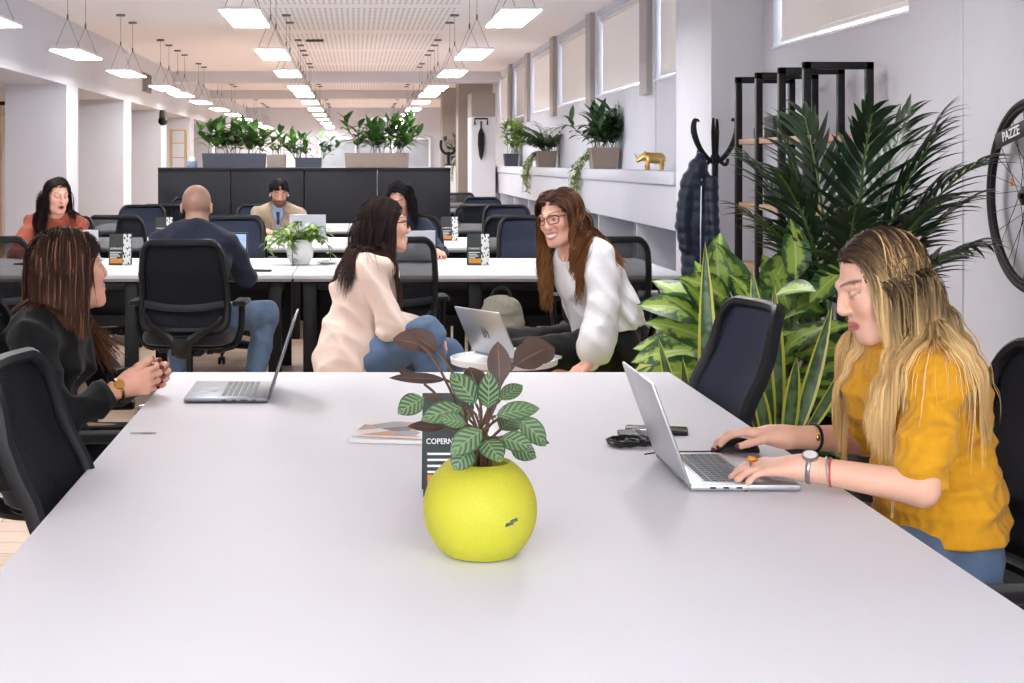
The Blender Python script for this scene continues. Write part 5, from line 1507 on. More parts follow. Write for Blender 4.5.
# ------------------------------------------------------------------ coat stand and coat
o = thing('coat_stand', 'black bentwood style coat stand with curled hooks beside the pier', 'coat stand', (2.155, 9.0, 0))
MB().tube([(0, 0, .02), (0, 0, 1.57)], .019, 14).build('pole', M['blackplastic'], o)
MB().lathe([(.012, 1.57), (.02, 1.585), (.012, 1.61), (.001, 1.62)], n=14).build('finial', M['blackplastic'], o)
for k in range(6):
    a = R(60 * k + 12); d = np.array([math.cos(a), math.sin(a), 0]); z = np.array([0, 0, 1.0])
    pts = np.concatenate([bez(d * .015 + z * 1.42, d * .06 + z * 1.44, d * .12 + z * 1.50, d * .145 + z * 1.60, 9), bez(d * .145 + z * 1.60, d * .155 + z * 1.66, d * .13 + z * 1.70, d * .115 + z * 1.665, 6)[1:]])
    MB().tube(pts, [.014] * 4 + [.013] * 5 + [.011, .009, .008, .007, .006], 8).build('hook', M['blackplastic'], o)
    MB().tube(bez(d * .015 + z * 1.46, d * .04 + z * 1.40, d * .09 + z * 1.38, d * .085 + z * 1.44, 8), [.011] * 5 + [.009, .007, .006], 8).build('lower_hook', M['blackplastic'], o)
for k in range(4):
    a = R(90 * k + 45); d = np.array([math.cos(a), math.sin(a), 0])
    MB().tube(bez(d * .018 + (0, 0, .32), d * .05 + (0, 0, .15), d * .16 + (0, 0, .14), d * .24 + (0, 0, .014), 10), .013, 8).build('foot', M['blackplastic'], o)
M['puffer'] = mat('navy_puffer_cloth', (34, 46, 68), .45, noise=(12, .25), bump=(60, .3, .01))
o = thing('puffer_coat', 'navy quilted puffer coat hanging from the coat stand', 'coat', (2.03, 8.9, 1.1))
F = Field((1.86, 8.74, .60), (2.22, 9.06, 1.54), .007)
F.spine([((2.03, 8.9, .66), (1, .2, 0), .105, .075), ((2.025, 8.9, 1.05), (1, .2, 0), .10, .07), ((2.025, 8.9, 1.30), (1, .2, 0), .088, .065), ((2.045, 8.9, 1.44), (1, .2, 0), .035, .035)], .02)
F.cap((1.965, 8.87, 1.32), (1.925, 8.85, 1.04), .045, .04, .02).cap((1.925, 8.85, 1.04), (1.935, 8.84, .92), .038, .034, .02); F.cap((2.10, 8.86, 1.30), (2.115, 8.83, .85), .04, .034, .02)
F.ell((2.02, 8.865, 1.385), (.06, .05, .05), k=.03)
F.warp(lambda x, y, z: .007 * np.abs(np.sin(z * 48 + x * 6)) * -1 + .004 + .004 * np.sin(x * 40 + z * 9))
F.cut((0, 0, .64), (0, 0, -1)); sdf_obj('coat_body', F, M['puffer'], o).location = (0, 0, 0)
MB().tube([(-.005, -.079, -.42), (-.005, -.085, -.1), (.0, -.078, .15), (.012, -.05, .29)], .004, 5).build('zip', M['chrome'], o)
MB().tube(bez((.01, 0, .33), (.0, .0, .40), (-.0, .02, .41), (.0, .03, .36), 8), .003, 5).build('hanging_loop', M['puffer'], o)

# ------------------------------------------------------------------ bookcase against the window wall
o = thing('bookcase', 'open bookcase of black steel frames with pale wooden shelves behind the palm', 'bookcase', (2.345, 7.95, 0))
for y in (-.65, -.22, .22, .65):
    m = MB(); w, h, t = .34, 1.907, .036
    for sx in (-1, 1): m.box((sx * (w / 2 - t / 2), y, h / 2), (t, t, h), .002)
    m.box((0, y, h - t / 2), (w, t, t), .002).box((0, y, .02), (w, t, t), .002); m.build('steel_frame', M['black'], o)
SH = (.16, .49, .85, 1.19, 1.55)
for z in SH: MB().box((0, 0, z - .015), (.31, 1.42, .03), .003).build('shelf_board', M['wood'], o)
bc = (2.345, 7.95)
def shelf_box(name, label, cat, x, y, z, size, mt, lid=None):
    t = thing(name, label, cat, (bc[0] + x, bc[1] + y, z + .0005)); MB().box((0, 0, size[2] / 2), size, .004).build('body', mt, t)
    MB().box((0, 0, size[2] - .012), (size[0] + .004, size[1] + .004, .02), .003).build('rim', lid or mt, t)
def jar(label, x, y, z, r, h, mt, cap):
    t = thing('jar', label, 'jar', (bc[0] + x, bc[1] + y, z + .0005)); MB().lathe([(r * .9, 0), (r, .01), (r, h * .8), (r * .7, h * .88), (r * .7, h * .9)], n=20).build('jar_body', mt, t)
    MB().lathe([(r * .78, h * .86), (r * .78, h), (.001, h)], n=20).build('cap', cap, t)
jar('small white jar on the top shelf of the bookcase, next to the black box', -.05, .46, 1.55, .035, .09, M['ceramic'], M['aludark'])
jar('grey jar on the top shelf of the bookcase, at its column end', -.06, .56, 1.55, .03, .075, M['aludark'], M['white'])
shelf_box('storage_box', 'black box on the top shelf of the bookcase', 'box', 0, .22, 1.55, (.18, .24, .12), M['black'])
jar('white jar on the second shelf of the bookcase', -.06, .40, 1.19, .03, .07, M['ceramic'], M['white'])
shelf_box('storage_box', 'low black box on the second shelf of the bookcase', 'box', 0, .20, 1.19, (.19, .26, .08), M['black'])
shelf_box('storage_box', 'taupe box on the middle shelf of the bookcase behind the plants', 'box', 0, -.2, .85, (.2, .3, .16), M['taupepot'], M['white'])
o = thing('book', 'white paperback lying on the middle shelf of the bookcase', 'book', (bc[0] - .02, bc[1] - .48, .8505), R(10))
MB().box((0, 0, .012), (.15, .21, .02)).build('pages', M['paper'], o); MB().box((0, 0, .0235), (.155, .215, .003)).box((0, 0, .0015), (.155, .215, .003)).box((-.077, 0, .0125), (.003, .215, .025)).build('cover', M['white'], o)

# ------------------------------------------------------------------ bicycle wheel on the wall
o = thing('bicycle_wheel', 'black bicycle wheel hung on the wall with a lettered band across it', 'wheel', (XW - .055, 5.66, 1.292))
RW = .373
def ringm(r, t, n=64): return MB().tube([(0, r * math.cos(a), r * math.sin(a)) for a in np.linspace(0, 2 * math.pi, n + 1)[:-1]], t, 10, closed=True)
ringm(RW - .016, .016).build('tyre', M['rubber'], o); ringm(RW - .036, .011).build('rim', M['black'], o)
MB().tube([(-.045, 0, 0), (.045, 0, 0)], .011, 12).lathe([(.03, -.032), (.036, -.028), (.036, -.022), (.018, -.016), (.018, .016), (.036, .022), (.036, .028), (.03, .032)], (0, 0, 0), 20, roty(R(90))).build('hub', M['black'], o)
s = MB()
for k in range(28):
    a = 2 * math.pi * k / 28; b = a + (.9 if k % 4 < 2 else -.9); sx = -.025 if k % 2 else .025
    s.tube([(sx, .033 * math.cos(b), .033 * math.sin(b)), (sx * .2, (RW - .036) * math.cos(a), (RW - .036) * math.sin(a))], .0014, 5)
s.build('spokes', M['black'], o)
tl = R(-11); bd = MB().box((-.018, 0, 0), (.004, .50, .062), .001, rotx(tl)); bd.v = [v + (0, .02, .255) for v in bd.v]; band = bd.build('lettered_band', M['black'], o)
text_obj('lettering', 'PAZZE', .052, M['logo'], band, (-.0206, .20, .222), (R(90), 0, R(-90)), .0005, 'LEFT', 1.0, 1.0).rotation_euler = (Matrix.Rotation(tl, 3, 'X') @ Euler((R(90), 0, R(-90))).to_matrix()).to_euler()
MB().box((.0, 0, 0), (.02, .02, .02), .003).tube([(0, 0, 0), (.054, 0, 0)], .008, 8).build('wall_mount', M['black'], o)
o2 = MB(); o2.box((-.012, .13, .05), (.006, .02, .03), .002); o2.build('reflector', M['cardorange'], o)

# ------------------------------------------------------------------ golden rhino on the ledge
o = thing('rhino_figurine', 'golden rhinoceros figurine standing on the white ledge', 'figurine', (2.405, 12.15, LT))
F = Field((-.16, -.07, -.01), (.16, .07, .2), .003)
F.ell((.02, 0, .102), (.075, .042, .046)).ell((-.035, 0, .105), (.045, .038, .044), k=.02).ell((.06, 0, .10), (.04, .038, .043), k=.02)
F.ell((-.062, 0, .118), (.03, .026, .03), k=.02); F.cap((-.08, 0, .108), (-.118, 0, .085), .025, .017, .02); F.ell((-.128, 0, .079), (.014, .015, .013), k=.01)
F.cap((-.126, 0, .09), (-.152, 0, .146), .011, .002, .006); F.cap((-.104, 0, .104), (-.116, 0, .135), .008, .002, .006)
for sy in (-1, 1):
    F.cap((-.073, sy * .014, .128), (-.062, sy * .024, .162), .008, .004, .005)
    F.cap((-.04, sy * .024, .085), (-.048 + .012 * sy, sy * .026, .04), .020, .013, .012).cap((-.048 + .012 * sy, sy * .026, .04), (-.046 + .012 * sy, sy * .026, .008), .013, .014, .008)
    F.cap((.07, sy * .024, .085), (.075 + .012 * sy, sy * .026, .045), .024, .014, .012).cap((.075 + .012 * sy, sy * .026, .045), (.07 + .012 * sy, sy * .026, .008), .013, .014, .008)
F.cap((.098, 0, .115), (.108, 0, .07), .004, .003, .006); F.cut((0, 0, 0.001), (0, 0, -1))
V, Q = F.mesh(); mesh_obj('rhino_body', V * .98, Q, M['gold'], o, 0)

# ------------------------------------------------------------------ umbrella on the column, wire shelf
o = thing('umbrella', 'folded black umbrella hanging from a bracket on the column at the end of the ledge', 'umbrella', (1.99, 23.85, 1.45))
MB().lathe([(.004, 0), (.03, .06), (.055, .25), (.05, .42), (.02, .50), (.012, .52)], n=14).build('canopy', M['cushion'], o)
MB().tube([(0, 0, .5), (0, 0, .62)], .014, 8).build('handle', M['blackplastic'], o)
MB().tube([(-.1, 0, .56), (-.1, 0, .66), (.1, 0, .66), (.1, 0, .56)], .016, 8).tube([(0, 0, .66), (0, .05, .66)], .016, 8).build('wall_bracket', M['black'], o)
o = thing('wire_shelf', 'tall thin gold wire shelf against the white cross wall', 'shelf', (-3.30 + .16, 26.5, 0))
m = MB()
for sx in (-1, 1):
    for sy in (-1, 1): m.tube([(sx * .13, sy * .12, 0), (sx * .13, sy * .12, 2.0)], .011, 6)
m.build('uprights', M['gold'], o)
for z in (.3, .7, 1.1, 1.5, 1.75, 1.98):
    m = MB()
    for k in range(5): m.tube([(-.13 + .065 * k, -.12, z), (-.13 + .065 * k, .12, z)], .007, 5)
    for sy in (-1, 1): m.tube([(-.13, sy * .12, z), (.13, sy * .12, z)], .009, 5)
    m.build('wire_tier', M['gold'], o)
# ------------------------------------------------------------------ people
def V3(*a): return np.array(a, float)
def make_person(label, base, J, head, hands, h, skin=(226, 176, 152), male=False, w=1.0, face=None, headkw=None, nails=None, group=None):
    r = thing('person', label, 'person', base)
    fig = Fig(J, male, w)
    c, fwd, roll, s = head; Rm = head_frame(fwd, roll); c = V3(*c)
    pts = list(fig.J.values()) + [c + V3(0, 0, .02)]
    for hd in hands: pts.append(V3(*hd['wrist']) + nrm(hd['fdir']) * .13)
    lo, hi = bounds(*pts, m=.15); lo[2] = max(lo[2], -.02)
    F = Field(lo, hi, h); tips = []
    for hd in hands: hd.setdefault('s', .94 if not male else 1.05); hd['tips'] = tips
    fig.skin(F, (c, Rm, s), hands)
    add_head(F, c, Rm, s, male, **(headkw or {}))
    V, Q = F.mesh()
    col = np.tile(lin(skin), (len(V), 1))
    rg = np.random.RandomState(2); col *= (1 + .03 * np.sin(V[:, :1] * 60 + V[:, 1:2] * 47) * np.sin(V[:, 2:3] * 53))
    kw = dict(face or {}); head_colours(V, c, Rm, s, skin, col=col, smile=(headkw or {}).get('smile', 0), mouth_open=(headkw or {}).get('mouth_open', 0), **kw)
    if nails:
        for p, d in tips:
            m = np.linalg.norm(V - (p + d * .003), axis=1) < .0085; col[m] = lin(nails)
    mesh_obj('body', V, Q, SKIN, r, 0, None, col, world=True)
    return r, fig, c, Rm, s

def top(parent, name, fig, mt, g=.016, sleeves=(2, 2), hem=None, neck=None, h=.006, folds=None, extra=None, puff=None, widths=None, shoulders=True):
    lo, hi = bounds(*[fig.J[k] for k in ('hipL', 'hipR', 'neck', 'shL', 'shR', 'elL', 'elR', 'wrL', 'wrR')], m=.2)
    F = Field(lo, hi, h)
    fig.torso(F, g, widths=widths)
    for sd, u in zip('LR', sleeves):
        if u: fig.arm(F, sd, g * .75, u, .009, puff=puff)
    if extra: extra(F)
    if folds: F.warp(folds)
    if hem is not None: F.cut(*hem)
    if neck is not None:
        n0, nn = neck; F.cap(V3(*n0), V3(*n0) + nrm(nn) * .14, .060 * fig.w, .085 * fig.w, .012, True)
    if not hasattr(fig, 'cloth'): fig.cloth = F
    return sdf_obj(name, F, mt, parent)

def pants(parent, fig, mt, g=.012, waist=None, h=.008, folds=None, name='trousers', shoes=None, upto=1.93):
    lo, hi = bounds(*[fig.J[k] for k in ('hipL', 'hipR', 'knL', 'knR', 'anL', 'anR')], m=.17); lo[2] = max(lo[2], 0)
    F = Field(lo, hi, h); J = fig.J; pel = (J['hipL'] + J['hipR']) / 2
    F.spine([(pel + V3(0, 0, -.02), fig.hl, .165 * fig.w + g, .12 * fig.w + g), (pel * .4 + J['waist'] * .6, fig.hl, .14 * fig.w + g, .11 * fig.w + g)], .03)
    for sd in 'LR': fig.leg(F, sd, g, .025, upto)
    if folds: F.warp(folds)
    if waist is not None: F.cut(*waist)
    o = sdf_obj(name, F, mt, parent)
    if shoes:
        for sd in 'LR':
            a, t = J['an' + sd], J.get('toe' + sd)
            if t is None: continue
            lo, hi = bounds(a, t, m=.1); lo[2] = max(lo[2], -.005); F = Field(lo, hi, .007)
            F.cap(a + V3(0, 0, .0), V3(a[0], a[1], .05), .045, .045, .02).cap(V3(a[0], a[1], .045), V3(t[0], t[1], .035), .048, .036, .02)
            F.cut((0, 0, .0), (0, 0, -1)); sdf_obj('shoe', F, shoes, parent)
    return o

def ring_on(parent, name, c, axis, r, t, mt, flat=None, n=28):
    a = nrm(axis); u = nrm(np.cross(a, (0, 0, 1.0))); v = np.cross(a, u)
    return MB().tube([V3(*c) + r * (math.cos(q) * u + math.sin(q) * v) for q in np.linspace(0, 2 * math.pi, n + 1)[:-1]], t, 8, closed=True, flat=flat, up=tuple(a)).build(name, mt, parent, world=True)

def glasses(parent, c, Rm, s, mt, z=.012, up=None):
    P = lambda x, y, zz: np.asarray(c) + Rm @ (V3(x, y, zz) * s); m = MB()
    for sx in (-1, 1):
        pts = []
        for k in range(20):
            a = 2 * math.pi * k / 20; ca, sa = math.cos(a), math.sin(a)
            x = sx * .033 + .0265 * math.copysign(abs(ca) ** .7, ca); pts.append(P(x, .1035 - abs(x) ** 2 * 5, z - .002 + .0195 * math.copysign(abs(sa) ** .75, sa)))
        m.tube(pts, .0022, 6, closed=True)
        m.tube([P(sx * .0595, .086, z + .008), P(sx * .077, .06, z + .008), P(sx * .083, -.005, z + .004), P(sx * .08, -.03, z - .014)], .002, 6)
    m.tube([P(-.0065, .1035, z + .004), P(0, .106, z + .007), P(.0065, .1035, z + .004)], .002, 6)
    return m.build('glasses', mt, parent, world=True)

M['mustard'] = cloth_mat('mustard_knit', (212, 152, 8), .85, bump=(90, .25, .006), noise=(50, .07))
def knit(m):
    """raised vertical ribs of the knit"""
    nt = m.node_tree; L = nt.links.new; b = nt.nodes['Principled BSDF']
    tc = nt.nodes.new('ShaderNodeTexCoord'); w = nt.nodes.new('ShaderNodeTexWave'); w.wave_type = 'BANDS'; w.bands_direction = 'Y'
    w.inputs['Scale'].default_value = 14; w.inputs['Distortion'].default_value = .6; w.inputs['Detail'].default_value = 1
    L(tc.outputs['Object'], w.inputs['Vector']); bp = nt.nodes.new('ShaderNodeBump'); bp.inputs['Strength'].default_value = .4; bp.inputs['Distance'].default_value = .006
    L(w.outputs['Fac'], bp.inputs['Height'])
    old = b.inputs['Normal'].links[0].from_socket; L(old, bp.inputs['Normal']); L(bp.outputs['Normal'], b.inputs['Normal'])
knit(M['mustard'])
M['jeans'] = cloth_mat('blue_denim', (84, 106, 134), .8, bump=(300, .2, .003), noise=(14, .22))
M['jeansdark'] = cloth_mat('mid_denim', (78, 102, 132), .8, bump=(300, .2, .003), noise=(10, .28))
M['blackcloth'] = cloth_mat('black_suiting', (15, 15, 17), .8, noise=(30, .1), spec=.2)
M['blackpants'] = cloth_mat('black_trouser_cloth', (15, 15, 17), .8, noise=(30, .1), spec=.2)
M['cream'] = cloth_mat('cream_blazer_cloth', (226, 205, 192), .85, noise=(20, .03))
M['blouse'] = cloth_mat('white_satin_blouse', (222, 221, 224), .55, bump=(40, .12, .006), noise=(20, .015))
M['navyknit'] = cloth_mat('navy_sweater', (30, 38, 58), .9, noise=(60, .1))
M['rust'] = cloth_mat('rust_sweater', (146, 70, 50), .85)
M['beige'] = cloth_mat('beige_blazer_cloth', (160, 140, 118), .85)
M['shirt'] = cloth_mat('light_blue_shirt', (150, 172, 205), .75)
M['navytie'] = cloth_mat('dark_navy_silk', (32, 40, 60), .6)
M['shoe'] = mat('black_shoe_leather', (22, 21, 21), .4, noise=(20, .1))
M['frame_brown'] = mat('tortoise_frame', (88, 50, 36), .35, noise=(60, .3))
M['gold_metal'] = mat('polished_gold', (214, 172, 96), .25, 1.0, noise=(20, .02))
M['redthread'] = mat('red_bead_thread', (190, 70, 50), .6, noise=(80, .2))
M['amber'] = mat('amber_stone', (216, 140, 20), .2, coat=.5, noise=(30, .1))
D = (0, 0, -1)

# --- woman in the mustard sweater at the front table
J = dict(neck=(1.222, 3.262, 1.04), shL=(1.20, 3.10, .985), shR=(1.18, 3.425, .985), elL=(1.128, 2.995, .768), elR=(1.20, 3.535, .765), wrL=(.926, 3.10, .789), wrR=(.985, 3.462, .786),
         chest=(1.235, 3.262, .895), waist=(1.262, 3.25, .715), hipL=(1.255, 3.16, .560), hipR=(1.255, 3.345, .560), knL=(.86, 3.14, .575), knR=(.86, 3.37, .575), anL=(.90, 3.14, .10), anR=(.90, 3.37, .10), toeL=(.74, 3.12, .035), toeR=(.74, 3.39, .035))
hands = [dict(wrist=J['wrL'], fdir=(-1, .22, -.02), pal=(0, 0.1, -1), thumb=(0, 1, 0), curl=(24, 26, 28, 30), thumb_out=28, spread=7),
         dict(wrist=J['wrR'], fdir=(-1, .20, .10), pal=(0, -.15, -1), thumb=(0, -1, 0), curl=(26, 28, 28, 28), thumb_out=32, spread=8)]
r, fig, c, Rm, s = make_person('woman in a mustard sweater with long blonde hair typing on a laptop', (1.27, 3.25, 0), J, ((1.138, 3.255, 1.150), (-.94, -.10, -.32), R(0), .95), hands, .0033, skin=(230, 182, 158),
                               face=dict(lips=(172, 84, 80), brow=(98, 72, 52), closed=True, blush=.18), nails=(92, 30, 24))
def bunch(F):
    for sd in 'LR':
        a, b = fig.J['sh' + sd], fig.J['el' + sd]
        for k, t in enumerate((.58, .68, .78, .88)): 
            d = nrm(b - a); p = a + (b - a) * t; F.cap(p - d * .006, p + d * .006, .0555 - .002 * k, .0555 - .002 * k, .008)
    F.spine([(fig.J['waist'] + V3(.0, 0, 0), (0, 1, 0), .165, .125), (fig.J['waist'] + V3(.0, 0, -.12), (0, 1, 0), .185, .14)], .03)
top(r, 'sweater', fig, M['mustard'], .017, (.97, .97), ((0, 0, .622), D), ((1.205, 3.262, 1.035), (-.45, 0, 1)), .0045, wrinkle(.005, 34, (.3, .2, 1), 3), bunch)
pants(r, fig, M['jeans'], .012, ((0, 0, .66), (0, 0, 1)), .008, wrinkle(.004, 30, (1, 0, 0), 5), 'jeans', M['shoe'])
hair('hair', r, c, Rm, s, 8500, lambda Q, rg: np.where(Q[:, 1] > .0, rg.uniform(.40, .50, len(Q)), rg.uniform(.33, .43, len(Q))), ((72, 55, 44), (232, 197, 138), (214, 176, 122)), .0010, .008, None, 11, (.003, .015), .6, 1.0, (.0015, 16), (260, .15), (), 30, .056, .40, lift=.0, back=.5, grad=.8, line=.08, face_y=.052, mass_n=800, field=fig.cloth)
a = nrm(fig.J['elL'] - fig.J['wrL'])
wc = fig.J['wrL'] + a * .012
ring_on(r, 'watch', wc, a, .0275, .0055, M['chrome'], 1.0)
m = MB(); nb = nrm(np.cross(a, (0, 1, 0))); up = V3(0, -.45, .9); up = nrm(up - a * (up @ a)); m.lathe([(.0155, 0), (.017, .003), (.016, .008), (.001, .008)], wc + up * .0265, 20, np.stack([a, np.cross(up, a), up], 1)); o = m.build('watch_case', M['chrome'], r, world=True)
MB().lathe([(.0135, .0082), (.001, .0088)], wc + up * .0265, 20, np.stack([a, np.cross(up, a), up], 1), cap=False).build('watch_dial', M['white'], r, world=True)
ring_on(r, 'bracelet', fig.J['wrL'] + a * .048, a + V3(.2, .1, .2), .0285, .0028, M['alu'])
ring_on(r, 'bracelet', fig.J['wrL'] + a * .054, a + V3(-.1, .1, .1), .0285, .0022, M['redthread'])
a = nrm(fig.J['elR'] - fig.J['wrR'])
ring_on(r, 'bracelet', fig.J['wrR'] + a * .085, a, .0315, .0035, M['blackplastic'])
MB().ellipsoid(fig.J['wrR'] + a * .085 + V3(-.0, -.030, .006), (.005, .004, .008)).build('bead', M['gold_metal'], r, world=True)
kn = V3(*J['wrL']) + nrm((-1, .22, -.02)) * .098
ring_on(r, 'ring', kn + V3(0, .030, -.002), (-1, .3, -.3), .0095, .002, M['gold_metal'])
MB().ellipsoid(kn + V3(.0, .026, .010), (.011, .010, .006)).build('ring_stone', M['amber'], r, world=True)
ring_on(r, 'ring', kn + V3(-.005, .008, -.003), (-1, .25, -.3), .0098, .0022, M['chrome'])

# --- woman in the black jacket
J = dict(neck=(-.862, 4.335, .965), shR=(-.90, 4.165, .915), shL=(-.855, 4.515, .915), elR=(-.815, 4.10, .70), elL=(-.74, 4.585, .715), wrR=(-.662, 4.235, .785), wrL=(-.648, 4.425, .79),
         chest=(-.925, 4.35, .835), waist=(-.955, 4.36, .68), hipR=(-.92, 4.27, .565), hipL=(-.92, 4.455, .565), knR=(-.46, 4.26, .57), knL=(-.46, 4.47, .57), anR=(-.46, 4.24, .10), anL=(-.46, 4.49, .10), toeR=(-.30, 4.23, .035), toeL=(-.30, 4.50, .035))
hands = [dict(wrist=J['wrR'], fdir=(.95, .42, .16), pal=(-.3, .9, .1), thumb=(0, 0, 1), curl=(48, 50, 52, 55), thumb_out=22, spread=2),
         dict(wrist=J['wrL'], fdir=(.92, -.40, .12), pal=(-.3, -.9, -.1), thumb=(0, 0, 1), curl=(40, 42, 45, 48), thumb_out=18, spread=2)]
r, fig, c, Rm, s = make_person('woman in a black jacket sitting with clasped hands, head turned away', (-.93, 4.36, 0), J, ((-.822, 4.325, 1.098), (.80, .56, .19), R(2), .97), hands, .0036, skin=(226, 170, 146), face=dict(lips=(176, 88, 84), brow=(66, 46, 36)), headkw=dict(smile=.7), nails=(120, 40, 40))
def lap(F):
    J = fig.J
    F.spine([(J['waist'], fig.hl, .16, .13), (J['waist'] + V3(.03, 0, -.13), fig.hl, .205, .165)], .03)
    for sg in (-1, 1): F.cap(J['neck'] + V3(.0, sg * .055, -.01), J['chest'] + V3(.12, sg * .05, -.02), .014, .018, .012)
top(r, 'jacket', fig, M['blackcloth'], .020, (1.80, 1.80), ((0, 0, .50), D), ((-.845, 4.34, .96), (.55, .05, 1)), .005, wrinkle(.007, 24, (.4, .3, .8), 8), lap)
pants(r, fig, M['blackpants'], .012, ((0, 0, .64), (0, 0, 1)), .009, None, 'trousers', M['shoe'])
hair('hair', r, c, Rm, s, 6500, lambda Q, rg: rg.uniform(.125, .15, len(Q)) + .05 * (Q[:, 2] > .09), ((46, 32, 27), (74, 50, 38), (124, 86, 64)), .0010, .0, None, 12, (.005, .026), .6, 1.0, (.0015, 16), (240, .2), (), 24, .062, .55, lift=.05, back=.5, capgrow=.006, field=fig.cloth)
lk = MB(); rg = np.random.RandomState(31)
for k in range(150):
    q = rg.normal(0, 1, 3) * .010; p0 = c + Rm @ V3(-.070, .0 + rg.normal(0, .012), -.035)
    p3 = V3(-.735, 4.44, .85) + rg.normal(0, 1, 3) * (.022, .018, .03)
    lk.tube(bez(p0, p0 + V3(.01, .0, -.08) + q, V3(-.80, 4.43, .96) + q, p3, 10), list(np.linspace(.0022, .0009, 10)), 4, flat=.5, col=tuple(lin((66, 44, 33)) * rg.uniform(.7, 1.2) + lin((120, 80, 56)) * rg.uniform(0, .8)))
lk.build('hair_lock', HAIR, r, world=True, col=True, sharp=0)
a = nrm(fig.J['elR'] - fig.J['wrR']); wc = fig.J['wrR'] + a * .016; ring_on(r, 'watch', wc, a, .0285, .005, M['gold_metal'])
up = nrm(V3(.2, -.8, .5)); up = nrm(up - a * (up @ a)); MB().lathe([(.014, 0), (.0155, .003), (.0145, .007), (.001, .007)], wc + up * .027, 18, np.stack([a, np.cross(up, a), up], 1)).build('watch_case', M['gold_metal'], r, world=True)
for sx in (-1, 1): ring_on(r, 'earring', c + Rm @ V3(sx * .08, -.004, -.046), Rm @ V3(1, 0, 0), .011, .0022, M['gold_metal'], n=16)
for k in range(2): MB().ellipsoid(fig.J['chest'] + V3(.135 - .012 * k, -.03, .06 - .09 * k), (.006, .009, .009)).build('button', M['chrome'], r, world=True)

# --- woman in the cream blazer
J = dict(neck=(.068, 6.50, 1.012), shR=(.07, 6.335, .965), shL=(.07, 6.665, .965), elR=(.145, 6.285, .715), elL=(.15, 6.71, .71), wrR=(.275, 6.46, .705), wrL=(.30, 6.60, .69),
         chest=(.035, 6.5, .86), waist=(-.005, 6.5, .69), hipR=(-.025, 6.41, .53), hipL=(-.025, 6.59, .53), knR=(.295, 6.305, .695), knL=(.40, 6.66, .56), anR=(.36, 6.30, .20), anL=(.44, 6.64, .10), toeR=(.50, 6.27, .15), toeL=(.58, 6.66, .035))
hands = [dict(wrist=J['wrR'], fdir=(.6, .65, -.35), pal=(-.3, .3, -.9), thumb=(0, 1, .3), curl=(30, 30, 32, 34)), dict(wrist=J['wrL'], fdir=(.75, -.45, -.4), pal=(-.2, -.2, -.9), thumb=(0, -1, .3), curl=(30, 30, 32, 34))]
r, fig, c, Rm, s = make_person('smiling woman in a cream blazer and jeans sitting on a low pouf', (.0, 6.5, 0), J, ((.128, 6.5, 1.140), (.94, .20, .04), R(0), .97), hands, .0042, skin=(228, 176, 152), face=dict(lips=(180, 92, 92), brow=(52, 40, 36)), headkw=dict(smile=.9))
def skirt(F):
    J = fig.J
    F.spine([(J['waist'] + V3(0, 0, .02), (0, 1, 0), .165, .13), (V3(.0, 6.5, .58), (0, 1, 0), .205, .175), (V3(.01, 6.5, .44), (0, 1, 0), .225, .195)], .03)
    for sg in (-1, 1): F.cap(J['neck'] + V3(.01, sg * .05, .0), J['chest'] + V3(.11, sg * .035, -.03), .014, .016, .012)
    for sg in (-1, 1): F.cap(J['neck'] + V3(-.045, sg * .02, -.005), J['neck'] + V3(.015, sg * .062, -.01), .016, .016, .008)
    for k in range(3):
        a, b = J['elR'], J['wrR']; p = a + (b - a) * (.05 + .22 * k); F.cap(p - V3(.004, 0, -.01), p + V3(.004, 0, .01), .056 - .004 * k, .054 - .004 * k, .01)
    F.cap(J['shR'] + V3(-.02, -.008, .03), J['shR'] + V3(.04, -.01, .012), .044, .042, .015)
top(r, 'blazer', fig, M['cream'], .022, (1.9, 1.9), ((0, 0, .475), D), ((.08, 6.5, 1.01), (.5, 0, 1)), .006, wrinkle(.007, 22, (.5, .3, .7), 10), skirt)
pants(r, fig, M['jeansdark'], .017, ((0, 6.5, .72), (-.35, 0, 1)), .008, wrinkle(.0028, 30, (0, 0, 1), 6), 'jeans', M['shoe'])
hair('hair', r, c, Rm, s, 5000, lambda Q, rg: rg.uniform(.30, .42, len(Q)), ((40, 30, 29), (62, 46, 42), (74, 56, 50)), .0011, .0, None, 15, (.005, .02), .6, 1.0, (.002, 16), (160, .25), (), 24, .064, .6, lift=.03, back=1.3, capgrow=.006, field=fig.cloth)
glasses(r, c, Rm, s, M['blackplastic'])

# --- woman in the white blouse
J = dict(neck=(.972, 6.625, 1.045), shL=(1.055, 6.495, 1.02), shR=(.935, 6.795, 1.02), elL=(1.06, 6.43, .79), elR=(1.02, 6.90, .80), wrL=(1.005, 6.375, .575), wrR=(1.10, 6.98, .60),
         chest=(1.045, 6.66, .895), waist=(1.125, 6.69, .745), hipL=(1.15, 6.60, .605), hipR=(1.12, 6.79, .605), knL=(.70, 6.46, .585), knR=(.72, 6.98, .57), anL=(.86, 6.86, .525), anR=(.98, 6.56, .52), toeL=(.80, 6.98, .51), toeR=(.86, 6.48, .51))
hands = [dict(wrist=J['wrL'], fdir=(-.75, -.35, -.45), pal=(-.2, 0, -1), thumb=(0, 1, 0), curl=(14, 14, 14, 14), spread=8), dict(wrist=J['wrR'], fdir=(-.3, .8, -.5), pal=(0, 0, -1), thumb=(-1, 0, 0), curl=(10, 10, 12, 12))]
r, fig, c, Rm, s = make_person('laughing woman in a white blouse with wavy hair and glasses sitting on the ottoman', (1.12, 6.7, 0), J, ((.893, 6.585, 1.168), (-.66, -.73, -.12), R(-8), .98), hands, .0040, skin=(230, 176, 154), face=dict(lips=(184, 84, 84), brow=(84, 58, 42)), headkw=dict(smile=1.0))
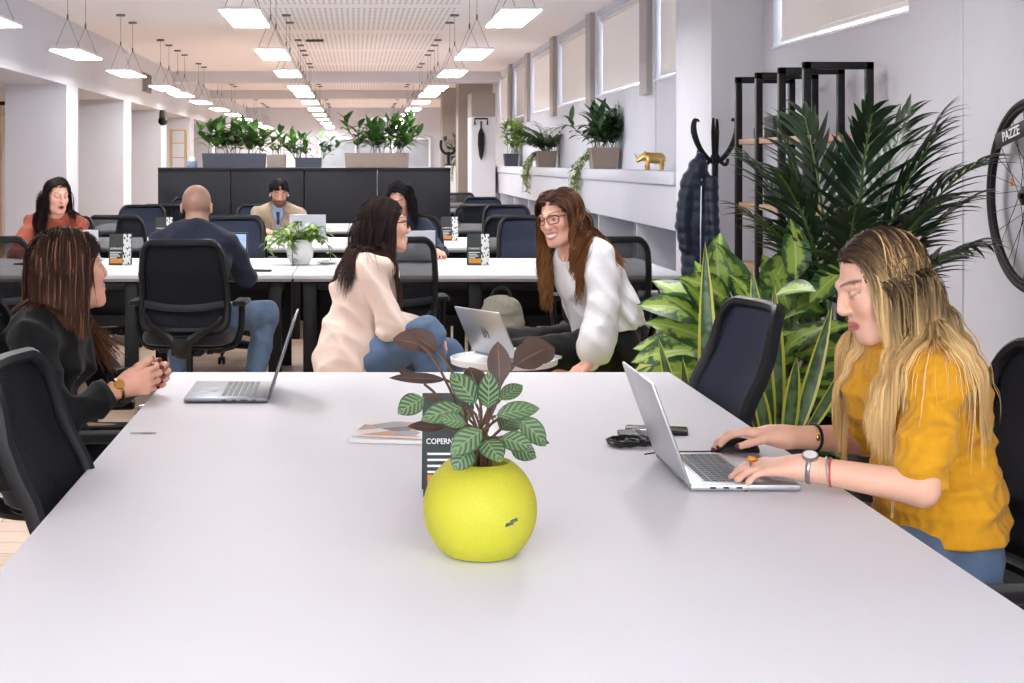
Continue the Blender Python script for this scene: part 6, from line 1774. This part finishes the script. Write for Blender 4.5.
def blouse(F):
    J = fig.J
    F.spine([(J['chest'], fig.sl, .16, .125), (J['waist'] + V3(-.03, 0, .02), fig.sl, .165, .15), (J['waist'] + V3(.02, 0, -.07), fig.hl, .168, .14)], .03)
    F.warp(wrinkle(.005, 24, (.5, .2, .6), 12)); F.cut((1.12, 6.7, .675), (.15, 0, -1))
    F.cap(J['shL'], J['elL'], .060, .070, .009).cap(J['elL'], J['elL'] * .25 + J['wrL'] * .75, .070, .080, .025).cap(J['elL'] * .25 + J['wrL'] * .75, J['wrL'] + V3(.0, 0, .012), .07, .034, .03)
    F.cap(J['shR'], J['elR'], .06, .072, .009).cap(J['elR'], J['elR'] * .3 + J['wrR'] * .7, .072, .075, .025).cap(J['elR'] * .3 + J['wrR'] * .7, J['wrR'], .06, .034, .03)
    F.cap(J['wrL'] + V3(.002, .003, .016), J['wrL'] + V3(-.002, -.003, -.012), .036, .035, .004)
top(r, 'blouse', fig, M['blouse'], .016, (1, 1), None, ((.945, 6.60, 1.03), (-.75, -.5, .75)), .0055, wrinkle(.003, 26, (.5, .2, .6), 13), blouse)
pants(r, fig, M['blackpants'], .016, ((1.12, 6.7, .76), (0, 0, 1)), .008, wrinkle(.003, 26, (1, 0, .3), 7), 'trousers', M['shoe'], 1.9)
hair('hair', r, c, Rm, s, 3800, lambda Q, rg: rg.uniform(.34, .46, len(Q)), ((70, 48, 38), (150, 104, 66), (120, 80, 54)), .0014, .0, None, 17, (.006, .03), .55, 1.0, (.012, 38), (90, .6), (), 30, .062, .5, lift=.06, back=.5, capgrow=.007, field=fig.cloth)
glasses(r, c, Rm, s, M['frame_brown'])

# --- bald man seen from behind
J = dict(neck=(-.90, 8.385, 1.03), shL=(-1.085, 8.40, .965), shR=(-.715, 8.40, .965), elL=(-1.185, 8.57, .765), elR=(-.625, 8.56, .765), wrL=(-1.06, 8.84, .785), wrR=(-.75, 8.84, .785),
         chest=(-.90, 8.36, .86), waist=(-.90, 8.28, .70), hipL=(-1.0, 8.24, .57), hipR=(-.80, 8.24, .57), knL=(-1.03, 8.68, .57), knR=(-.51, 8.46, .565), anL=(-1.02, 8.66, .10), anR=(-.585, 8.40, .10), toeL=(-1.02, 8.84, .035), toeR=(-.52, 8.56, .035))
hands = [dict(wrist=J['wrL'], fdir=(.25, 1, -.05), pal=D, thumb=(1, 0, 0), curl=(22, 24, 26, 28)), dict(wrist=J['wrR'], fdir=(-.2, 1, -.05), pal=D, thumb=(-1, 0, 0), curl=(22, 24, 26, 28))]
r, fig, c, Rm, s = make_person('bald man in a navy sweater and jeans seen from behind at the front desk row', (-.90, 8.26, 0), J, ((-.895, 8.43, 1.165), (.08, .97, -.16), 0, 1.02), hands, .005, skin=(204, 158, 138), male=True, face=dict(stubble=(120, 92, 80), scalp=(140, 112, 100)))
def collar(F): F.cap(fig.J['neck'] + V3(0, -.01, -.02), fig.J['neck'] + V3(0, .01, .035), .078, .070, .015, flat=(False, True))
top(r, 'sweater', fig, M['navyknit'], .022, (1.86, 1.86), ((0, 0, .56), D), None, .007, wrinkle(.006, 20, (.3, .2, .9), 20), collar)
pants(r, fig, M['jeans'], .017, ((0, 0, .64), (0, 0, 1)), .008, wrinkle(.003, 26, (.6, 0, .6), 9), 'jeans', M['shoe'])

# --- woman in the rust sweater
J = dict(neck=(-2.165, 10.82, 1.03), shR=(-2.335, 10.80, .97), shL=(-1.995, 10.80, .97), elR=(-2.41, 10.60, .765), elL=(-1.925, 10.60, .765), wrR=(-2.25, 10.40, .785), wrL=(-2.02, 10.38, .785),
         chest=(-2.165, 10.85, .86), waist=(-2.165, 10.92, .70), hipR=(-2.26, 10.95, .565), hipL=(-2.07, 10.95, .565), knR=(-2.28, 10.5, .565), knL=(-2.06, 10.5, .565), anR=(-2.28, 10.5, .10), anL=(-2.06, 10.5, .10), toeR=(-2.29, 10.34, .035), toeL=(-2.05, 10.34, .035))
hands = [dict(wrist=J['wrR'], fdir=(.4, -1, -.05), pal=D, thumb=(1, 0, 0), curl=(22, 24, 26, 28)), dict(wrist=J['wrL'], fdir=(-.2, -1, -.05), pal=D, thumb=(-1, 0, 0), curl=(22, 24, 26, 28))]
r, fig, c, Rm, s = make_person('woman in a rust sweater with long dark hair talking across the front desk row', (-2.165, 10.93, 0), J, ((-2.14, 10.745, 1.175), (.52, -.80, -.16), 0, 1.0), hands, .005, skin=(226, 172, 150), face=dict(lips=(170, 70, 70), brow=(50, 38, 34), closed=True), headkw=dict(mouth_open=.6))
top(r, 'sweater', fig, M['rust'], .016, (1.9, 1.9), ((0, 0, .56), D), ((-2.16, 10.80, 1.02), (.1, -.5, 1)), .007, wrinkle(.006, 22, (.3, .2, .8), 21))
pants(r, fig, M['blackpants'], .012, ((0, 0, .64), (0, 0, 1)), .010, None, 'trousers', M['shoe'])
hair('hair', r, c, Rm, s, 1400, (.36, .44), ((36, 27, 26), (48, 35, 33)), .0014, .02, None, 19, (.004, .02), .6, 1.0, (.003, 18), (100, .3), (), 22, .06, .6, lift=.02, back=.4, capgrow=.007, field=fig.cloth)

# --- man in the beige blazer
J = dict(neck=(-.725, 14.02, .985), shR=(-.915, 14.0, .93), shL=(-.535, 14.0, .93), elR=(-.985, 13.86, .72), elL=(-.475, 13.84, .72), wrR=(-.80, 13.62, .785), wrL=(-.59, 13.58, .785),
         chest=(-.725, 14.04, .82), waist=(-.725, 14.08, .68), hipR=(-.82, 14.08, .565), hipL=(-.63, 14.08, .565), knR=(-.84, 13.62, .565), knL=(-.6, 13.62, .565), anR=(-.84, 13.66, .10), anL=(-.6, 13.66, .10), toeR=(-.85, 13.48, .035), toeL=(-.6, 13.48, .035))
hands = [dict(wrist=J['wrR'], fdir=(.45, -1, -.05), pal=D, thumb=(1, 0, 0), curl=(22, 24, 26, 28)), dict(wrist=J['wrL'], fdir=(-.3, -1, -.05), pal=D, thumb=(-1, 0, 0), curl=(22, 24, 26, 28))]
r, fig, c, Rm, s = make_person('bearded man in a beige blazer and blue shirt at the second desk row', (-.725, 14.08, 0), J, ((-.715, 13.945, 1.128), (.16, -.93, -.30), 0, 1.0), hands, .005, skin=(212, 156, 130), male=True, face=dict(brow=(34, 27, 26), stubble=(46, 36, 34), closed=True))
def vneck(F):
    F.cap(V3(-.725, 13.90, .98), V3(-.725, 13.86, .70), .055, .02, .01, True)
    for sg in (-1, 1): F.cap(V3(-.725 + sg * .065, 13.965, 1.0), V3(-.725 + sg * .04, 13.875, .76), .018, .02, .012)
top(r, 'blazer', fig, M['beige'], .024, (1.85, 1.85), ((0, 0, .56), D), ((-.725, 14.0, .985), (0, -.5, 1)), .007, wrinkle(.005, 20, (.3, .2, .8), 22), vneck)
top(r, 'shirt', fig, M['shirt'], .010, (.3, .3), ((0, 0, .58), D), ((-.725, 14.0, .995), (0, -.45, 1)), .007, None, lambda F: F.cap(V3(-.725, 13.985, .98), V3(-.725, 13.96, 1.01), .062, .06, .012))
MB().tube([(-.725, 13.918, .955), (-.722, 13.905, .90), (-.725, 13.915, .80), (-.725, 13.93, .70)], [.018, .012, .022, .026], 8, flat=.4).build('necktie', M['navytie'], r, world=True)
pants(r, fig, M['blackpants'], .012, ((0, 0, .64), (0, 0, 1)), .010, None, 'trousers', M['shoe'])
hair('hair', r, c, Rm, s, 1400, (.03, .05), ((26, 22, 23), (30, 25, 25)), .0028, .0, lambda p: p[2] > .02 or p[1] < -.03, 23, (.004, .014), .15, 1.0, (0, 1), (100, .2), (), 8, .05, .6, lift=.25, back=.8, capgrow=.010, capz=-.015, line=.056, mass=.009, field=fig.cloth)
for sx in (-1, 1): MB().ellipsoid(c + Rm @ V3(sx * .086, .005, -.016), (.008, .008, .012)).build('earbud', M['white'], r, world=True)

# --- dark haired woman in navy
J = dict(neck=(.325, 10.97, 1.005), shR=(.155, 10.96, .945), shL=(.49, 10.94, .945), elR=(.09, 10.74, .755), elL=(.605, 10.76, .765), wrR=(.22, 10.52, .785), wrL=(.565, 10.54, .785),
         chest=(.325, 11.0, .84), waist=(.34, 11.04, .69), hipR=(.25, 11.05, .565), hipL=(.44, 11.05, .565), knR=(.22, 10.6, .565), knL=(.46, 10.6, .565), anR=(.22, 10.62, .10), anL=(.46, 10.62, .10), toeR=(.22, 10.46, .035), toeL=(.46, 10.46, .035))
hands = [dict(wrist=J['wrR'], fdir=(.3, -1, -.05), pal=D, thumb=(1, 0, 0), curl=(22, 24, 26, 28)), dict(wrist=J['wrL'], fdir=(.3, -1, -.02), pal=D, thumb=(-1, 0, 0), curl=(28, 30, 32, 34))]
r, fig, c, Rm, s = make_person('dark haired woman in a navy top bent over her laptop, glasses pushed up', (.34, 11.04, 0), J, ((.318, 10.90, 1.142), (-.42, -.82, -.38), R(6), .98), hands, .005, skin=(222, 168, 146), face=dict(brow=(34, 27, 26), closed=True))
top(r, 'sweater', fig, M['navyknit'], .018, (1.9, 1.9), ((0, 0, .56), D), ((.32, 10.95, 1.0), (-.1, -.5, 1)), .007, wrinkle(.006, 22, (.3, .2, .8), 25))
pants(r, fig, M['blackpants'], .012, ((0, 0, .64), (0, 0, 1)), .010, None, 'trousers', M['shoe'])
hair('hair', r, c, Rm, s, 1200, (.18, .28), ((28, 23, 24), (44, 33, 31)), .0014, -.02, None, 27, (.004, .026), .55, 1.0, (.006, 30), (90, .4), (), 18, .06, .6, lift=.05, back=.7, capgrow=.007, field=fig.cloth)
glasses(r, c + Rm @ V3(0, -.045, .075), Rm @ rotx(R(38)), s, M['blackplastic'])
# ------------------------------------------------------------------ light and camera
wd = bpy.data.worlds.new('daylight'); bpy.context.scene.world = wd; wd.use_nodes = True
bg = wd.node_tree.nodes['Background']; bg.inputs[0].default_value = (.86, .92, 1.0, 1); bg.inputs[1].default_value = 5.4
cam = bpy.data.cameras.new('camera'); cam.sensor_width = 36; cam.lens = 36 * F_PX / 1024
cam.shift_x = (512 - VX) / 1024; cam.shift_y = (VY - 341.5) / 1024
cam.clip_start = .05; cam.clip_end = 200
co = bpy.data.objects.new('camera', cam); C.objects.link(co)
co.location = (0, 0, CAM_Z); co.rotation_euler = (R(90), 0, 0)
sc = bpy.context.scene; sc.camera = co
sc.view_settings.view_transform = 'Standard'; sc.view_settings.look = 'None'; sc.view_settings.gamma = 1; sc.view_settings.use_curve_mapping = False
sc.view_settings.exposure = 0.42
sc.cycles.use_denoising = True
sc.cycles.max_bounces = 8; sc.cycles.diffuse_bounces = 5; sc.cycles.transparent_max_bounces = 24
